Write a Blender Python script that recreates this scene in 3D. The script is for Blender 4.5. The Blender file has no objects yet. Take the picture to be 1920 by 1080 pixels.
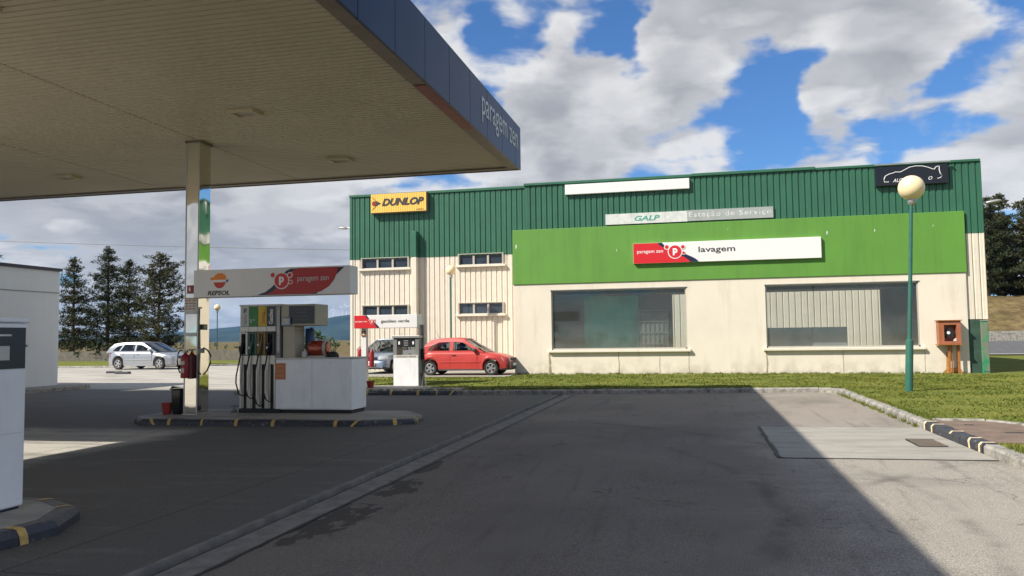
import bpy, bmesh, math, random
import numpy as np
from mathutils import Vector, Matrix, noise as mnoise
from mathutils.geometry import tessellate_polygon
R = math.radians
random.seed(7); np.random.seed(7)
SC = bpy.context.scene; C = SC.collection

# ------------------------------------------------------------------ camera
cam_d = bpy.data.cameras.new('camera'); cam = bpy.data.objects.new('camera', cam_d); C.objects.link(cam)
cam_d.sensor_width = 36; cam_d.lens = 1513.6/1920*36; cam_d.clip_end = 30000; cam_d.clip_start = .05
yaw, pit, rol = .22537, .0617, -.012915
fw = Vector((-math.sin(yaw)*math.cos(pit), math.cos(yaw)*math.cos(pit), math.sin(pit)))
rt = Vector((math.cos(yaw), math.sin(yaw), 0)); up = rt.cross(fw)
r2 = rt*math.cos(rol)+up*math.sin(rol); u2 = -rt*math.sin(rol)+up*math.cos(rol)
mm = Matrix((r2, u2, -fw)).transposed().to_4x4(); mm.translation = (0, 0, 1.6)
cam.matrix_world = mm; SC.camera = cam

# ------------------------------------------------------------------ light
SUN = Vector((-.844, -.70, 1)).normalized()
sd = bpy.data.lights.new('sun', 'SUN'); sun = bpy.data.objects.new('sun', sd); C.objects.link(sun)
sd.energy = 5.0; sd.angle = R(.5); sd.color = (1, .93, .82)
sun.rotation_euler = SUN.to_track_quat('Z', 'Y').to_euler(); sun.location = (-30, -30, 40)
SC.view_settings.view_transform = 'Standard'; SC.view_settings.look = 'None'
SC.view_settings.exposure = 0.55; SC.view_settings.gamma = 1; SC.view_settings.use_curve_mapping = False
SC.cycles.max_bounces = 6; SC.cycles.volume_bounces = 0

class NT:
    """small helper to write node trees"""
    def __init__(s, tree): s.t = tree; s.n = tree.nodes; s.l = tree.links
    def add(s, typ, **kw):
        n = s.n.new(typ)
        for k, v in kw.items():
            if k.startswith('i_'):
                key = k[2:]; key = int(key) if key.isdigit() else key.replace('_', ' ')
                s.put(n.inputs[key], v)
            else: setattr(n, k, v)
        return n
    def put(s, sock, v):
        if isinstance(v, bpy.types.NodeSocket): s.l.new(v, sock)
        else: sock.default_value = v
    def m(s, op, a, b=0.0, c=None, clamp=False):
        n = s.n.new('ShaderNodeMath'); n.operation = op; n.use_clamp = clamp
        s.put(n.inputs[0], a); s.put(n.inputs[1], b)
        if c is not None: s.put(n.inputs[2], c)
        return n.outputs[0]
    def vm(s, op, a, b=(0, 0, 0), out=0):
        n = s.n.new('ShaderNodeVectorMath'); n.operation = op
        s.put(n.inputs[0], a); s.put(n.inputs[1], b)
        return n.outputs[out]
    def rng(s, v, a, b, c=0.0, d=1.0, smooth=False):
        n = s.n.new('ShaderNodeMapRange'); n.clamp = True
        if smooth: n.interpolation_type = 'SMOOTHSTEP'
        for i, q in enumerate((v, a, b, c, d)): s.put(n.inputs[i], q)
        return n.outputs[0]
    def mix(s, f, a, b, blend='MIX'):
        n = s.n.new('ShaderNodeMix'); n.data_type = 'RGBA'; n.blend_type = blend
        s.put(n.inputs[0], f); s.put(n.inputs[6], a); s.put(n.inputs[7], b)
        return n.outputs[2]
    def noise(s, vec, scale, detail=4, rough=.55, dist=0):
        n = s.n.new('ShaderNodeTexNoise'); s.put(n.inputs['Vector'], vec)
        n.inputs['Scale'].default_value = scale; n.inputs['Detail'].default_value = detail
        n.inputs['Roughness'].default_value = rough; n.inputs['Distortion'].default_value = dist
        return n.outputs[0]
def c4(c): return (c[0], c[1], c[2], 1)

def pix_dir(x, y):
    d = fw + r2*(x-960)/1513.6 - u2*(y-540)/1513.6
    return d.normalized()

def make_world():
    w = bpy.data.worlds.new('World'); SC.world = w; w.use_nodes = True
    t = NT(w.node_tree); t.n.clear()
    out = t.add('ShaderNodeOutputWorld'); bg = t.add('ShaderNodeBackground')
    sky = t.add('ShaderNodeTexSky', sky_type='NISHITA'); sky.sun_disc = False
    sky.sun_elevation = math.asin(SUN.z); sky.sun_rotation = math.atan2(SUN.x, SUN.y)
    sky.air_density = 1.0; sky.dust_density = .4; sky.ozone_density = 2.5
    # clouds: a field of cumulus on a layer overhead, thinned and thickened in some directions
    g = bpy.data.node_groups.new('cloud_cover', 'ShaderNodeTree')
    g.interface.new_socket('dir', in_out='INPUT', socket_type='NodeSocketVector')
    g.interface.new_socket('cover', in_out='OUTPUT', socket_type='NodeSocketFloat')
    q = NT(g); gi = q.add('NodeGroupInput'); go = q.add('NodeGroupOutput')
    d = q.vm('NORMALIZE', gi.outputs[0])
    sp = q.add('ShaderNodeSeparateXYZ', i_0=d)
    zz = q.m('ADD', q.m('MAXIMUM', sp.outputs[2], -.02), .22)
    px = q.m('DIVIDE', sp.outputs[0], zz); py = q.m('DIVIDE', sp.outputs[1], zz)
    cb = q.add('ShaderNodeCombineXYZ', i_0=px, i_1=py, i_2=q.m('MULTIPLY', sp.outputs[2], 2.2))
    P = cb.outputs[0]
    n1 = q.noise(q.vm('ADD', P, (3.3, 1.7, 0)), 1.4, 3, .5)
    wq = q.add('ShaderNodeTexNoise'); q.put(wq.inputs['Vector'], P); wq.inputs['Scale'].default_value = 5.; wq.inputs['Detail'].default_value = 4
    Pw = q.vm('ADD', P, q.vm('MULTIPLY', wq.outputs['Color'], (.16, .16, .16)))
    vo = q.add('ShaderNodeTexVoronoi', feature='SMOOTH_F1'); q.put(vo.inputs['Vector'], Pw); vo.inputs['Scale'].default_value = 4.2; vo.inputs['Smoothness'].default_value = .45
    vo2 = q.add('ShaderNodeTexVoronoi', feature='SMOOTH_F1'); q.put(vo2.inputs['Vector'], Pw); vo2.inputs['Scale'].default_value = 10.; vo2.inputs['Smoothness'].default_value = .4
    n2 = q.noise(q.vm('ADD', P, (9.1, 4.7, 2)), 3.4, 7, .52, .2)
    cov = q.m('ADD', q.m('MULTIPLY', n1, .50), q.m('MULTIPLY', n2, .66))
    cov = q.m('ADD', cov, q.m('MULTIPLY', q.m('SUBTRACT', .42, vo.outputs['Distance']), .16))
    cov = q.m('ADD', cov, q.m('MULTIPLY', q.m('SUBTRACT', .40, vo2.outputs['Distance']), .07))
    blobs = [  # direction of a pixel of the photo, radius in degrees, amount
        (1030, 85, 3.4, .13), (860, 30, 3.6, .16), (1270, 70, 5.5, .12), (1400, 60, 5.5, .13), (1060, 210, 4, .13), (1040, 270, 5, .12), (980, 300, 4, .08),
        (1300, 210, 5, .12), (1860, 190, 4.6, .20), (1590, 205, 2.6, .15), (1700, 80, 2.8, .08), (1450, 290, 5, .12), (1620, 290, 5, .12), (1880, 300, 4, .08),
        (200, 420, 9, .12), (500, 390, 8, .12), (560, 470, 6, .1), (80, 400, 8, .12),
        (950, 40, 2.8, -.15), (930, 150, 3, -.12), (1130, 20, 2.4, -.10), (1140, 150, 3.2, -.16), (1240, 300, 2.6, -.12), (1400, 150, 3.4, -.12), (1480, 195, 3.8, -.15),
        (1390, 260, 3.4, -.12), (1700, 225, 3.6, -.2), (1880, 50, 3.8, -.15), (1570, 110, 2.2, -.08), (1640, 15, 5, .12), (1700, 80, 3, .12), (40, 480, 3.4, -.18), (340, 560, 3, -.06), (1850, 350, 3, -.08)]
    q.put(go.inputs[0], q.m('SUBTRACT', q.m('ADD', cov, q.rng(sp.outputs[2], .03, .30, .055, -.03, True)), q.rng(sp.outputs[2], -.005, .015, .5, 0)))
    tc = t.add('ShaderNodeTexCoord'); D = t.vm('NORMALIZE', tc.outputs['Generated'])
    def cover(vec):
        n = t.n.new('ShaderNodeGroup'); n.node_tree = g; t.put(n.inputs[0], vec); return n.outputs[0]
    a0 = cover(D); b = cover(t.vm('ADD', D, (-.018, -.016, .040)))
    wn = t.add('ShaderNodeTexNoise'); t.put(wn.inputs['Vector'], D); wn.inputs['Scale'].default_value = 9; wn.inputs['Detail'].default_value = 4; wn.inputs['Roughness'].default_value = .6
    wv = t.vm('MULTIPLY', t.vm('SUBTRACT', wn.outputs['Color'], (.5, .5, .5)), (.13, .13, .13)); dw = t.vm('NORMALIZE', t.vm('ADD', D, wv))
    back = t.rng(t.vm('DOT_PRODUCT', D, tuple(fw), out=1), .25, .7, .09, 0, True)      # unseen cloud added behind and overhead to whiten the ambient light
    a = t.m('ADD', t.m('SUBTRACT', a0, .012), back)
    for bx_, by_, rad, am in blobs:
        dt = t.vm('DOT_PRODUCT', dw, tuple(pix_dir(bx_, by_)), out=1)
        a = t.m('ADD', a, t.rng(dt, math.cos(R(rad*1.6)), math.cos(R(rad*.1)), 0, am, True))
    alpha = t.rng(a, .53, .65, 0, 1, True)
    lit = t.rng(t.m('SUBTRACT', a0, b), -.04, .07, 0, 1)
    thick = t.rng(a, .60, .88, 0, 1)
    shade = t.m('MULTIPLY', t.m('SUBTRACT', 1.0, t.m('MULTIPLY', thick, .60)), t.m('ADD', .62, t.m('MULTIPLY', lit, .38)))
    shade = t.m('ADD', shade, t.m('MULTIPLY', lit, .16), clamp=True)
    ccol = t.mix(shade, (3.3, 3.4, 3.8, 1), (10.6, 10.5, 10.4, 1))
    sky_t = t.mix(1.0, sky.outputs[0], (.76, 1.22, 1.75, 1), 'MULTIPLY')
    col = t.mix(t.m('MULTIPLY', alpha, .97), sky_t, ccol)
    t.put(bg.inputs[0], col); bg.inputs[1].default_value = .053
    t.l.new(bg.outputs[0], out.inputs[0])
    w.cycles.sampling_method = 'MANUAL'; w.cycles.sample_map_resolution = 512
make_world()

# ------------------------------------------------------------------ materials
MATS = {}
def M(name, col, rough=.6, metal=0., var=.12, vs=3., bump=0., bs=40., streak=0., coat=0., spec=.5, extra=None):
    if name in MATS: return MATS[name]
    m = bpy.data.materials.new(name); m.use_nodes = True; t = NT(m.node_tree)
    b = t.n['Principled BSDF']; tc = t.add('ShaderNodeTexCoord'); ob = tc.outputs['Object']
    col_out = c4(col)
    if var:
        n = t.noise(ob, vs, 6, .6)
        col_out = t.mix(t.rng(n, .3, .7), c4([c*(1-var) for c in col]), c4([min(1, c*(1+var)) for c in col]))
    if streak:
        mp = t.add('ShaderNodeMapping', i_Vector=ob); mp.inputs['Scale'].default_value = (1, 1, .07)
        s = t.rng(t.noise(mp.outputs[0], 4.5, 5, .65), .48, .75)
        col_out = t.mix(t.m('MULTIPLY', s, streak), col_out, c4([c*.45 for c in col]))
    if extra: col_out = extra(t, ob, col_out)
    t.put(b.inputs['Base Color'], col_out); b.inputs['Roughness'].default_value = rough
    b.inputs['Metallic'].default_value = metal; b.inputs['Coat Weight'].default_value = coat
    b.inputs['Specular IOR Level'].default_value = spec
    if bump:
        bn = t.add('ShaderNodeBump'); bn.inputs['Strength'].default_value = bump; bn.inputs['Distance'].default_value = .02
        t.put(bn.inputs['Height'], t.noise(ob, bs, 5, .6)); t.put(b.inputs['Normal'], bn.outputs[0])
    MATS[name] = m; return m

def ex_asphalt(t, ob, col):
    sp_ = t.add('ShaderNodeSeparateXYZ', i_0=ob)
    g = t.noise(ob, 85, 3, .7); g2 = t.noise(ob, 26, 4, .6)
    c = t.mix(t.rng(g, .38, .64), (.070, .061, .050, 1), (.225, .198, .172, 1))
    # sun and canopy shade painted in: paler towards the kerb, darker towards the channel
    sun_zone = t.rng(t.m('ADD', sp_.outputs[0], t.m('MULTIPLY', t.m('SUBTRACT', t.noise(ob, .5, 6, .65), .5), 3.)), .2, 1.8, 0, 1, True)
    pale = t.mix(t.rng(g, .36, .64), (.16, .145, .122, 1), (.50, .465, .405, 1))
    c = t.mix(t.m('MULTIPLY', sun_zone, .85), c, pale)
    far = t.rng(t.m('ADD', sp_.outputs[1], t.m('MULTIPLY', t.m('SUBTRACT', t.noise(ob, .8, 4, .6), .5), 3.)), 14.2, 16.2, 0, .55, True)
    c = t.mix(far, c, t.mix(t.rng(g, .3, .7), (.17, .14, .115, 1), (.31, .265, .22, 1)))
    big = t.noise(ob, .6, 6, .62); c = t.mix(t.rng(big, .40, .74, .0, .42), c, (.24, .215, .185, 1))
    c = t.mix(t.rng(t.noise(ob, .28, 5, .6, .8), .5, .66, 0, .5), c, (.105, .095, .085, 1))
    c = t.mix(t.rng(g2, .58, .74, 0, .35), c, (.09, .08, .07, 1))
    for rot, sx, thr in ((.25, 1.3, .56), (-.9, 1.1, .60), (1.2, 1.6, .62)):   # tyre scuffs and drag marks
        mp = t.add('ShaderNodeMapping', i_Vector=ob); mp.inputs['Scale'].default_value = (sx, .13, 1); mp.inputs['Rotation'].default_value = (0, 0, rot)
        s = t.rng(t.noise(mp.outputs[0], 2.4, 5, .6, .7), thr, thr+.16, 0, .5); c = t.mix(s, c, (.085, .075, .067, 1))
    # curved tyre tracks
    for cx, cy, rad in ((-6.5, 8.0, 7.2), (-6.5, 8.0, 8.7), (9.5, 4.0, 9.4)):
        dd = t.vm('LENGTH', t.vm('MULTIPLY', t.vm('SUBTRACT', ob, (cx, cy, 0)), (1, 1, 0)), out=1)
        dd = t.m('ABSOLUTE', t.m('SUBTRACT', t.m('ADD', dd, t.m('MULTIPLY', t.noise(ob, .7, 3), .3)), rad+.15))
        tr = t.m('MULTIPLY', t.rng(dd, .02, .12, .5, 0), t.rng(t.noise(ob, .9, 5, .7), .42, .62)); c = t.mix(tr, c, (.06, .055, .05, 1))
    v = t.add('ShaderNodeTexVoronoi', feature='DISTANCE_TO_EDGE'); v.inputs['Scale'].default_value = .33
    nz = t.add('ShaderNodeTexNoise'); t.put(nz.inputs['Vector'], ob); nz.inputs['Scale'].default_value = 1.7; nz.inputs['Detail'].default_value = 6
    t.put(v.inputs['Vector'], t.vm('ADD', ob, t.vm('MULTIPLY', nz.outputs['Color'], (1.6, 1.6, 0))))
    cr = t.rng(v.outputs['Distance'], .0, .004, .8, 0); msk = t.rng(t.noise(ob, .8, 2), .5, .56)
    c = t.mix(t.m('MULTIPLY', cr, msk), c, (.03, .028, .026, 1))
    for sc, lo, hi in ((1.7, .03, .06), (4.1, .02, .045)):      # oil drips
        sp = t.add('ShaderNodeTexVoronoi'); t.put(sp.inputs['Vector'], t.vm('ADD', t.vm('MULTIPLY', ob, (1, .6, 1)), t.vm('MULTIPLY', nz.outputs['Color'], (.05, .05, 0)))); sp.inputs['Scale'].default_value = sc
        c = t.mix(t.rng(sp.outputs['Distance'], lo, hi, .65, 0), c, (.04, .037, .034, 1))
    # damp dark run-off beside the drain channel: a few joined tongues
    n6 = t.noise(t.vm('MULTIPLY', ob, (1.8, 1, 1)), 2.1, 7, .66)
    wet = None
    for cx, cy, a, b_ in ((-3.30, 7.0, 2.2, .62), (-3.25, 8.6, 2.6, .8), (-3.42, 10.0, 3.4, .9)):
        dv = t.vm('MULTIPLY', t.vm('SUBTRACT', ob, (cx, cy, 0)), (a, b_, 0)); ln = t.vm('LENGTH', dv, out=1)
        w1 = t.rng(t.m('ADD', ln, t.m('MULTIPLY', t.m('SUBTRACT', n6, .5), 2.4)), .40, .50, .72, 0)
        wet = w1 if wet is None else t.m('MAXIMUM', wet, w1)
    return t.mix(wet, c, (.028, .025, .022, 1))
def ex_forecourt(t, ob, col):
    g = t.noise(ob, 45, 3, .7); base = t.mix(t.rng(g, .3, .7), (.34, .325, .285, 1), (.45, .43, .385, 1))
    dark = t.mix(t.rng(g, .35, .7), (.052, .050, .045, 1), (.120, .113, .100, 1))
    sp = t.add('ShaderNodeSeparateXYZ', i_0=ob)
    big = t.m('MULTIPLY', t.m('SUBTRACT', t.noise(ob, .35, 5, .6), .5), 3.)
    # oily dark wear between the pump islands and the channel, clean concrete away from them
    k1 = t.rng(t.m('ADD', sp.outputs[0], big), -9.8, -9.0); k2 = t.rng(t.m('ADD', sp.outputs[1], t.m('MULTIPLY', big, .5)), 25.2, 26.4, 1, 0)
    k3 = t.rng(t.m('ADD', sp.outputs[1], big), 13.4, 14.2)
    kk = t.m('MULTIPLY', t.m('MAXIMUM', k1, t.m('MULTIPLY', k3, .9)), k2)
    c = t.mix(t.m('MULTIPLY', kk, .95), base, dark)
    mp = t.add('ShaderNodeMapping', i_Vector=ob); mp.inputs['Scale'].default_value = (.22, 1.2, 1)
    s = t.rng(t.noise(mp.outputs[0], 1.6, 6, .62, .5), .46, .68, 0, .6); c = t.mix(s, c, (.09, .09, .085, 1))
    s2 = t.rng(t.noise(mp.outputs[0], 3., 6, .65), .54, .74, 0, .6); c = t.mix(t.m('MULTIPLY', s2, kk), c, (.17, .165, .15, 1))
    br = t.add('ShaderNodeTexBrick', offset=0.); t.put(br.inputs['Vector'], ob); br.inputs['Scale'].default_value = 1
    br.inputs['Brick Width'].default_value = 5.; br.inputs['Row Height'].default_value = 5.; br.inputs['Mortar Size'].default_value = .014
    c = t.mix(t.m('MULTIPLY', br.outputs['Fac'], .7), c, (.03, .03, .03, 1))
    fl = t.add('ShaderNodeTexVoronoi'); t.put(fl.inputs['Vector'], ob); fl.inputs['Scale'].default_value = 2.6
    return t.mix(t.rng(fl.outputs['Distance'], .02, .035, .5, 0), c, (.4, .4, .38, 1))
def ex_conc(t, ob, col):
    mp = t.add('ShaderNodeMapping', i_Vector=ob); mp.inputs['Scale'].default_value = (.5, 1.6, 1)
    g = t.noise(ob, 50, 3, .7); c = t.mix(t.rng(g, .3, .7), c4([x*.75 for x in col[:3]] if not isinstance(col, bpy.types.NodeSocket) else (.3, .29, .26)), (.36, .335, .29, 1))
    c = t.mix(t.rng(t.noise(mp.outputs[0], 1.6, 7, .7), .42, .68, 0, .75), c, (.19, .175, .15, 1))
    return t.mix(t.rng(t.noise(ob, 9, 6, .7), .6, .75, 0, .6), c, (.12, .11, .10, 1))
def ex_kerb(t, ob, col):
    return t.mix(t.rng(t.noise(ob, 6, 6, .7), .42, .66), (.34, .325, .29, 1), (.12, .115, .10, 1))
def ex_grass(t, ob, col):
    a = t.noise(ob, .9, 6, .65); b = t.noise(ob, 28, 4, .7)
    c = t.mix(t.rng(a, .35, .68), (.105, .135, .026, 1), (.205, .205, .047, 1))
    c = t.mix(t.rng(b, .3, .7, 0, .45), c, (.08, .10, .02, 1))
    mp = t.add('ShaderNodeMapping', i_Vector=ob); mp.inputs['Scale'].default_value = (.35, 1.5, 1)
    c = t.mix(t.rng(t.noise(mp.outputs[0], 1.4, 5, .6), .5, .7, 0, .5), c, (.10, .135, .025, 1))
    return t.mix(t.rng(t.noise(ob, 3, 6, .7), .60, .72, 0, .75), c, (.24, .20, .10, 1))
def ex_field(t, ob, col):
    a = t.noise(ob, .05, 6, .6); b = t.noise(ob, 1.2, 5, .7)
    c = t.mix(t.rng(a, .4, .62), (.13, .125, .04, 1), (.23, .165, .085, 1))
    c = t.mix(t.rng(t.noise(ob, .35, 6, .7), .45, .6, 0, .6), c, (.12, .085, .045, 1))
    return t.mix(t.rng(b, .38, .62, 0, .8), c, (.07, .052, .026, 1))
def ex_cream(t, ob, col):
    sp = t.add('ShaderNodeSeparateXYZ', i_0=ob)
    mp = t.add('ShaderNodeMapping', i_Vector=ob); mp.inputs['Scale'].default_value = (1, 1, .12)
    s = t.rng(t.noise(mp.outputs[0], 3.2, 6, .65), .52, .78, 0, .55)
    c = t.mix(s, col, (.50, .43, .33, 1))
    base = t.m('MULTIPLY', t.rng(sp.outputs[2], .15, .75, 1, 0), t.rng(t.noise(ob, 2.4, 6, .6), .42, .62))
    c = t.mix(t.m('MULTIPLY', base, .6), c, (.36, .33, .25, 1))
    b2 = t.rng(t.m('ADD', sp.outputs[2], t.m('MULTIPLY', t.noise(mp.outputs[0], 8, 4), .12)), .2, .27, .7, 0)
    return t.mix(b2, c, (.26, .25, .18, 1))
def ex_lime(t, ob, col):
    mp = t.add('ShaderNodeMapping', i_Vector=ob); mp.inputs['Scale'].default_value = (1, 1, .10)
    s = t.rng(t.noise(mp.outputs[0], 2.6, 6, .7), .46, .74, 0, .6)
    c = t.mix(s, col, (.075, .19, .028, 1))
    s2 = t.rng(t.noise(t.vm('ADD', mp.outputs[0], (5, 0, 0)), 9, 4, .7), .62, .8, 0, .18)
    return t.mix(s2, c, (.27, .42, .12, 1))
def ex_rust(t, ob, col):
    mp = t.add('ShaderNodeMapping', i_Vector=ob); mp.inputs['Scale'].default_value = (1, 1, .3)
    return t.mix(t.rng(t.noise(mp.outputs[0], 7, 6, .7), .45, .62, 0, .8), col, (.30, .10, .025, 1))
def ex_scuff(t, ob, col):
    mp = t.add('ShaderNodeMapping', i_Vector=ob); mp.inputs['Scale'].default_value = (1, 1, .25)
    c = t.mix(t.rng(t.noise(mp.outputs[0], 3.5, 6, .7), .52, .75, 0, .35), col, (.50, .49, .45, 1))
    mq = t.add('ShaderNodeMapping', i_Vector=ob); mq.inputs['Scale'].default_value = (.4, .4, 3)
    return t.mix(t.rng(t.noise(mq.outputs[0], 7, 5, .7), .68, .74, 0, .5), c, (.28, .27, .26, 1))
def ex_greybot(t, ob, col):
    return t.mix(t.rng(t.noise(ob, 3.2, 6, .65), .44, .56, 0, .85), col, (.20, .185, .15, 1))
def ex_chip(t, ob, col):
    return t.mix(t.rng(t.noise(ob, 14, 6, .7), .58, .66, 0, .75), col, (.24, .23, .20, 1))

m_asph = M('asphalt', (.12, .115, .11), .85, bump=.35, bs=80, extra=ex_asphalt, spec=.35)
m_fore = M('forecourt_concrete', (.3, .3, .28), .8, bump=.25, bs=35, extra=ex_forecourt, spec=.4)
m_conc = M('concrete', (.30, .28, .24), .85, bump=.3, bs=40, extra=ex_conc)
m_chan = M('channel_concrete', (.17, .16, .145), .9, var=.3, vs=5, bump=.5, bs=30)
m_kerb = M('kerb_stone', (.3, .29, .26), .9, bump=.6, bs=18, extra=ex_kerb)
m_grass = M('lawn_turf', (.16, .2, .04), .95, bump=.8, bs=30, extra=ex_grass, spec=.1)
m_blade = M('grass_blade', (.15, .165, .036), .8, var=.0, spec=.1, extra=ex_grass)
m_field = M('dry_field', (.2, .17, .06), .95, bump=.9, bs=2, extra=ex_field, spec=.1)
m_road = M('road_tarmac', (.10, .10, .105), .8, var=.2, bump=.2)
m_cream = M('cream_render', (.69, .63, .53), .85, var=.05, vs=.8, bump=.12, bs=30, extra=ex_cream)
m_creamsheet = M('cream_sheet_metal', (.68, .62, .52), .5, var=.05, streak=.18)
m_greensheet = M('dark_green_sheet_metal', (.032, .128, .076), .42, var=.10, vs=1.3, streak=.25, spec=.5)
m_lime = M('lime_green_paint', (.105, .27, .038), .6, var=.06, vs=.6, extra=ex_lime)
m_white = M('white_enamel', (.80, .81, .82), .38, var=.04, extra=ex_scuff)
m_whitewall = M('white_painted_wall', (.66, .69, .70), .8, var=.05, vs=.7, streak=.06, bump=.06)
m_whiteface = M('white_sign_face', (.76, .75, .74), .4, var=.03)
m_greyface = M('dull_white_sign_face', (.60, .62, .60), .6, var=.15, vs=6, streak=.2)
m_red = M('red_sign_film', (.60, .018, .026), .35, var=.03)
m_darkred = M('deep_red_film', (.42, .02, .022), .4, var=.05)
m_navy = M('navy_film', (.012, .016, .05), .4, var=0)
m_ink = M('dark_ink', (.03, .03, .035), .5, var=0)
m_white_ink = M('white_film', (.85, .85, .85), .5, var=0)
m_orange = M('orange_film', (.85, .25, .02), .5, var=0)
m_repred = M('emblem_red', (.55, .05, .03), .5, var=0)
m_emblue = M('emblem_blue', (.12, .16, .35), .5, var=0)
m_teal_ink = M('teal_ink', (.05, .32, .24), .6, var=.1)
m_yellow = M('yellow_sign_face', (.83, .52, .10), .5, var=.05, streak=.15)
m_fascia = M('blue_grey_fascia', (.018, .030, .068), .30, .0, var=.25, vs=.8, spec=.14)
m_soffit = M('beige_soffit', (.54, .475, .345), .55, var=.06, vs=.6)
m_lip = M('brown_lip_metal', (.16, .13, .10), .5, var=.2)
m_steelg = M('galvanised_steel', (.42, .42, .41), .42, .6, var=.15)
m_greym = M('grey_painted_metal', (.20, .20, .19), .5, var=.1)
m_black = M('black_rubber', (.012, .012, .013), .6, var=0)
m_blackgloss = M('black_gloss', (.012, .013, .016), .12, var=0)
m_tape = M('yellow_tape', (.50, .34, .10), .6, var=.25, vs=14)
m_kerbblack = M('black_painted_kerb', (.030, .033, .045), .45, var=.3, vs=6, bump=.4, bs=12, extra=ex_chip)
m_tapecream = M('cream_painted_band', (.72, .58, .36), .7, var=.2, vs=14)
m_globe = M('cream_globe', (.85, .70, .42), .35, var=.03, spec=.5)
m_greenpole = M('green_pole_paint', (.03, .125, .095), .4, var=.12, vs=5)
m_extred = M('extinguisher_red', (.30, .012, .015), .35, var=.08)
m_bucket = M('red_bucket_plastic', (.30, .03, .02), .5, var=.15)
m_rustbox = M('weathered_orange_box', (.36, .125, .07), .55, var=.12, extra=ex_rust)
m_rust = M('rust', (.33, .12, .03), .8, var=.3, vs=12)
m_greendoor = M('weathered_green_door', (.03, .24, .11), .5, var=.15, extra=ex_greybot)
m_dark = M('dark_interior', (.10, .10, .10), .8, var=.2)
m_cnt = M('grey_counter', (.33, .36, .35), .7, var=.1)
m_teal = M('teal_partition', (.05, .62, .46), .6, var=.18, vs=1.2, streak=.4)
m_bark = M('bark', (.09, .065, .045), .9, var=.3, bump=.5)
m_needle = M('pine_needles', (.036, .048, .022), .7, var=.45, vs=1.1, spec=.2)
m_needle2 = M('pine_needles_pale', (.062, .066, .032), .7, var=.45, vs=1.1, spec=.2)
m_leaf = M('bush_leaves', (.045, .085, .03), .6, var=.45, vs=2)
m_hill = M('forest_hill', (.03, .045, .035), .95, var=.5, vs=.004, spec=0)
m_brown = M('brown_paving', (.17, .12, .09), .9, var=.25, vs=4, bump=.3)
m_drumred = M('red_metal_drum', (.32, .045, .02), .3, .3, var=.2, vs=8, coat=.5)
m_blueplastic = M('blue_plastic', (.03, .07, .16), .4, var=.1)
m_beige = M('beige_panel', (.42, .38, .29), .5, var=.06)
m_lowwall = M('grey_block_wall', (.13, .12, .10), .9, var=.3, vs=3, bump=.4)
m_carred = M('red_car_paint', (.47, .045, .04), .38, var=.08, coat=.35)
m_silver = M('silver_car_paint', (.36, .38, .41), .3, .5, var=.02, coat=.8)
m_bluesilver = M('blue_silver_car_paint', (.20, .26, .35), .28, .4, var=.02, coat=.6)
m_plastic = M('grey_bumper_plastic', (.05, .052, .056), .6, var=.1)
m_alloy = M('alloy_rim', (.55, .55, .56), .3, .8, var=0)
m_lamp_glass = M('headlamp_glass', (.55, .58, .6), .08, .4, var=0)
m_seat = M('seat_fabric', (.03, .035, .045), .9, var=0)
m_tail = M('tail_lamp_red', (.4, .01, .01), .2, var=0)
m_paper = M('paper_notice', (.55, .53, .48), .8, var=.05)
m_notice = M('orange_notice', (.50, .19, .085), .7, var=.08)
m_greenlab = M('green_fuel_label', (.018, .20, .045), .4, var=0)
m_yellab = M('yellow_fuel_label', (.62, .42, .02), .4, var=0)
m_stain = M('wall_stain', (.30, .25, .17), .9, var=.2)
m_alu = M('window_aluminium', (.46, .43, .37), .45, .2, var=.05)

def glass(name, tint, rough=.03, dust=.0, trans=.8, dcol=(.5, .5, .45)):
    m = bpy.data.materials.new(name); m.use_nodes = True; t = NT(m.node_tree); t.n.clear()
    out = t.add('ShaderNodeOutputMaterial'); tr = t.add('ShaderNodeBsdfTransparent'); tr.inputs[0].default_value = c4(tint)
    gl = t.add('ShaderNodeBsdfGlossy'); gl.inputs['Roughness'].default_value = rough; gl.inputs[0].default_value = (.9, .95, 1, 1)
    ge = t.add('ShaderNodeNewGeometry'); dp = t.m('ABSOLUTE', t.vm('DOT_PRODUCT', ge.outputs['Normal'], ge.outputs['Incoming'], out=1)); fs_ = t.m('ADD', .045, t.m('MULTIPLY', t.m('POWER', t.m('SUBTRACT', 1.0, dp), 5.), .9))
    mx = t.add('ShaderNodeMixShader'); t.put(mx.inputs[0], fs_); t.l.new(tr.outputs[0], mx.inputs[1]); t.l.new(gl.outputs[0], mx.inputs[2])
    last = mx
    if dust:
        df = t.add('ShaderNodeBsdfDiffuse'); df.inputs[0].default_value = c4(dcol)
        tc = t.add('ShaderNodeTexCoord'); sp = t.add('ShaderNodeSeparateXYZ', i_0=tc.outputs['Object'])
        hh = t.rng(sp.outputs[2], 1.1, 2.3, 1, .25); nn = t.rng(t.noise(tc.outputs['Object'], 1.3, 5, .6), .3, .7, .5, 1)
        m2 = t.add('ShaderNodeMixShader'); t.put(m2.inputs[0], t.m('MULTIPLY', t.m('MULTIPLY', hh, nn), dust))
        t.l.new(mx.outputs[0], m2.inputs[1]); t.l.new(df.outputs[0], m2.inputs[2]); last = m2
    t.l.new(last.outputs[0], out.inputs[0]); MATS[name] = m; return m
m_glass = glass('dusty_shop_glass', (.84, .88, .88), .03, .17)
m_carglass = glass('car_glass', (.42, .47, .48), .02)
m_winglass = M('dark_window_glass', (.035, .05, .07), .08, var=.3, vs=1.2, spec=.9)

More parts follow.
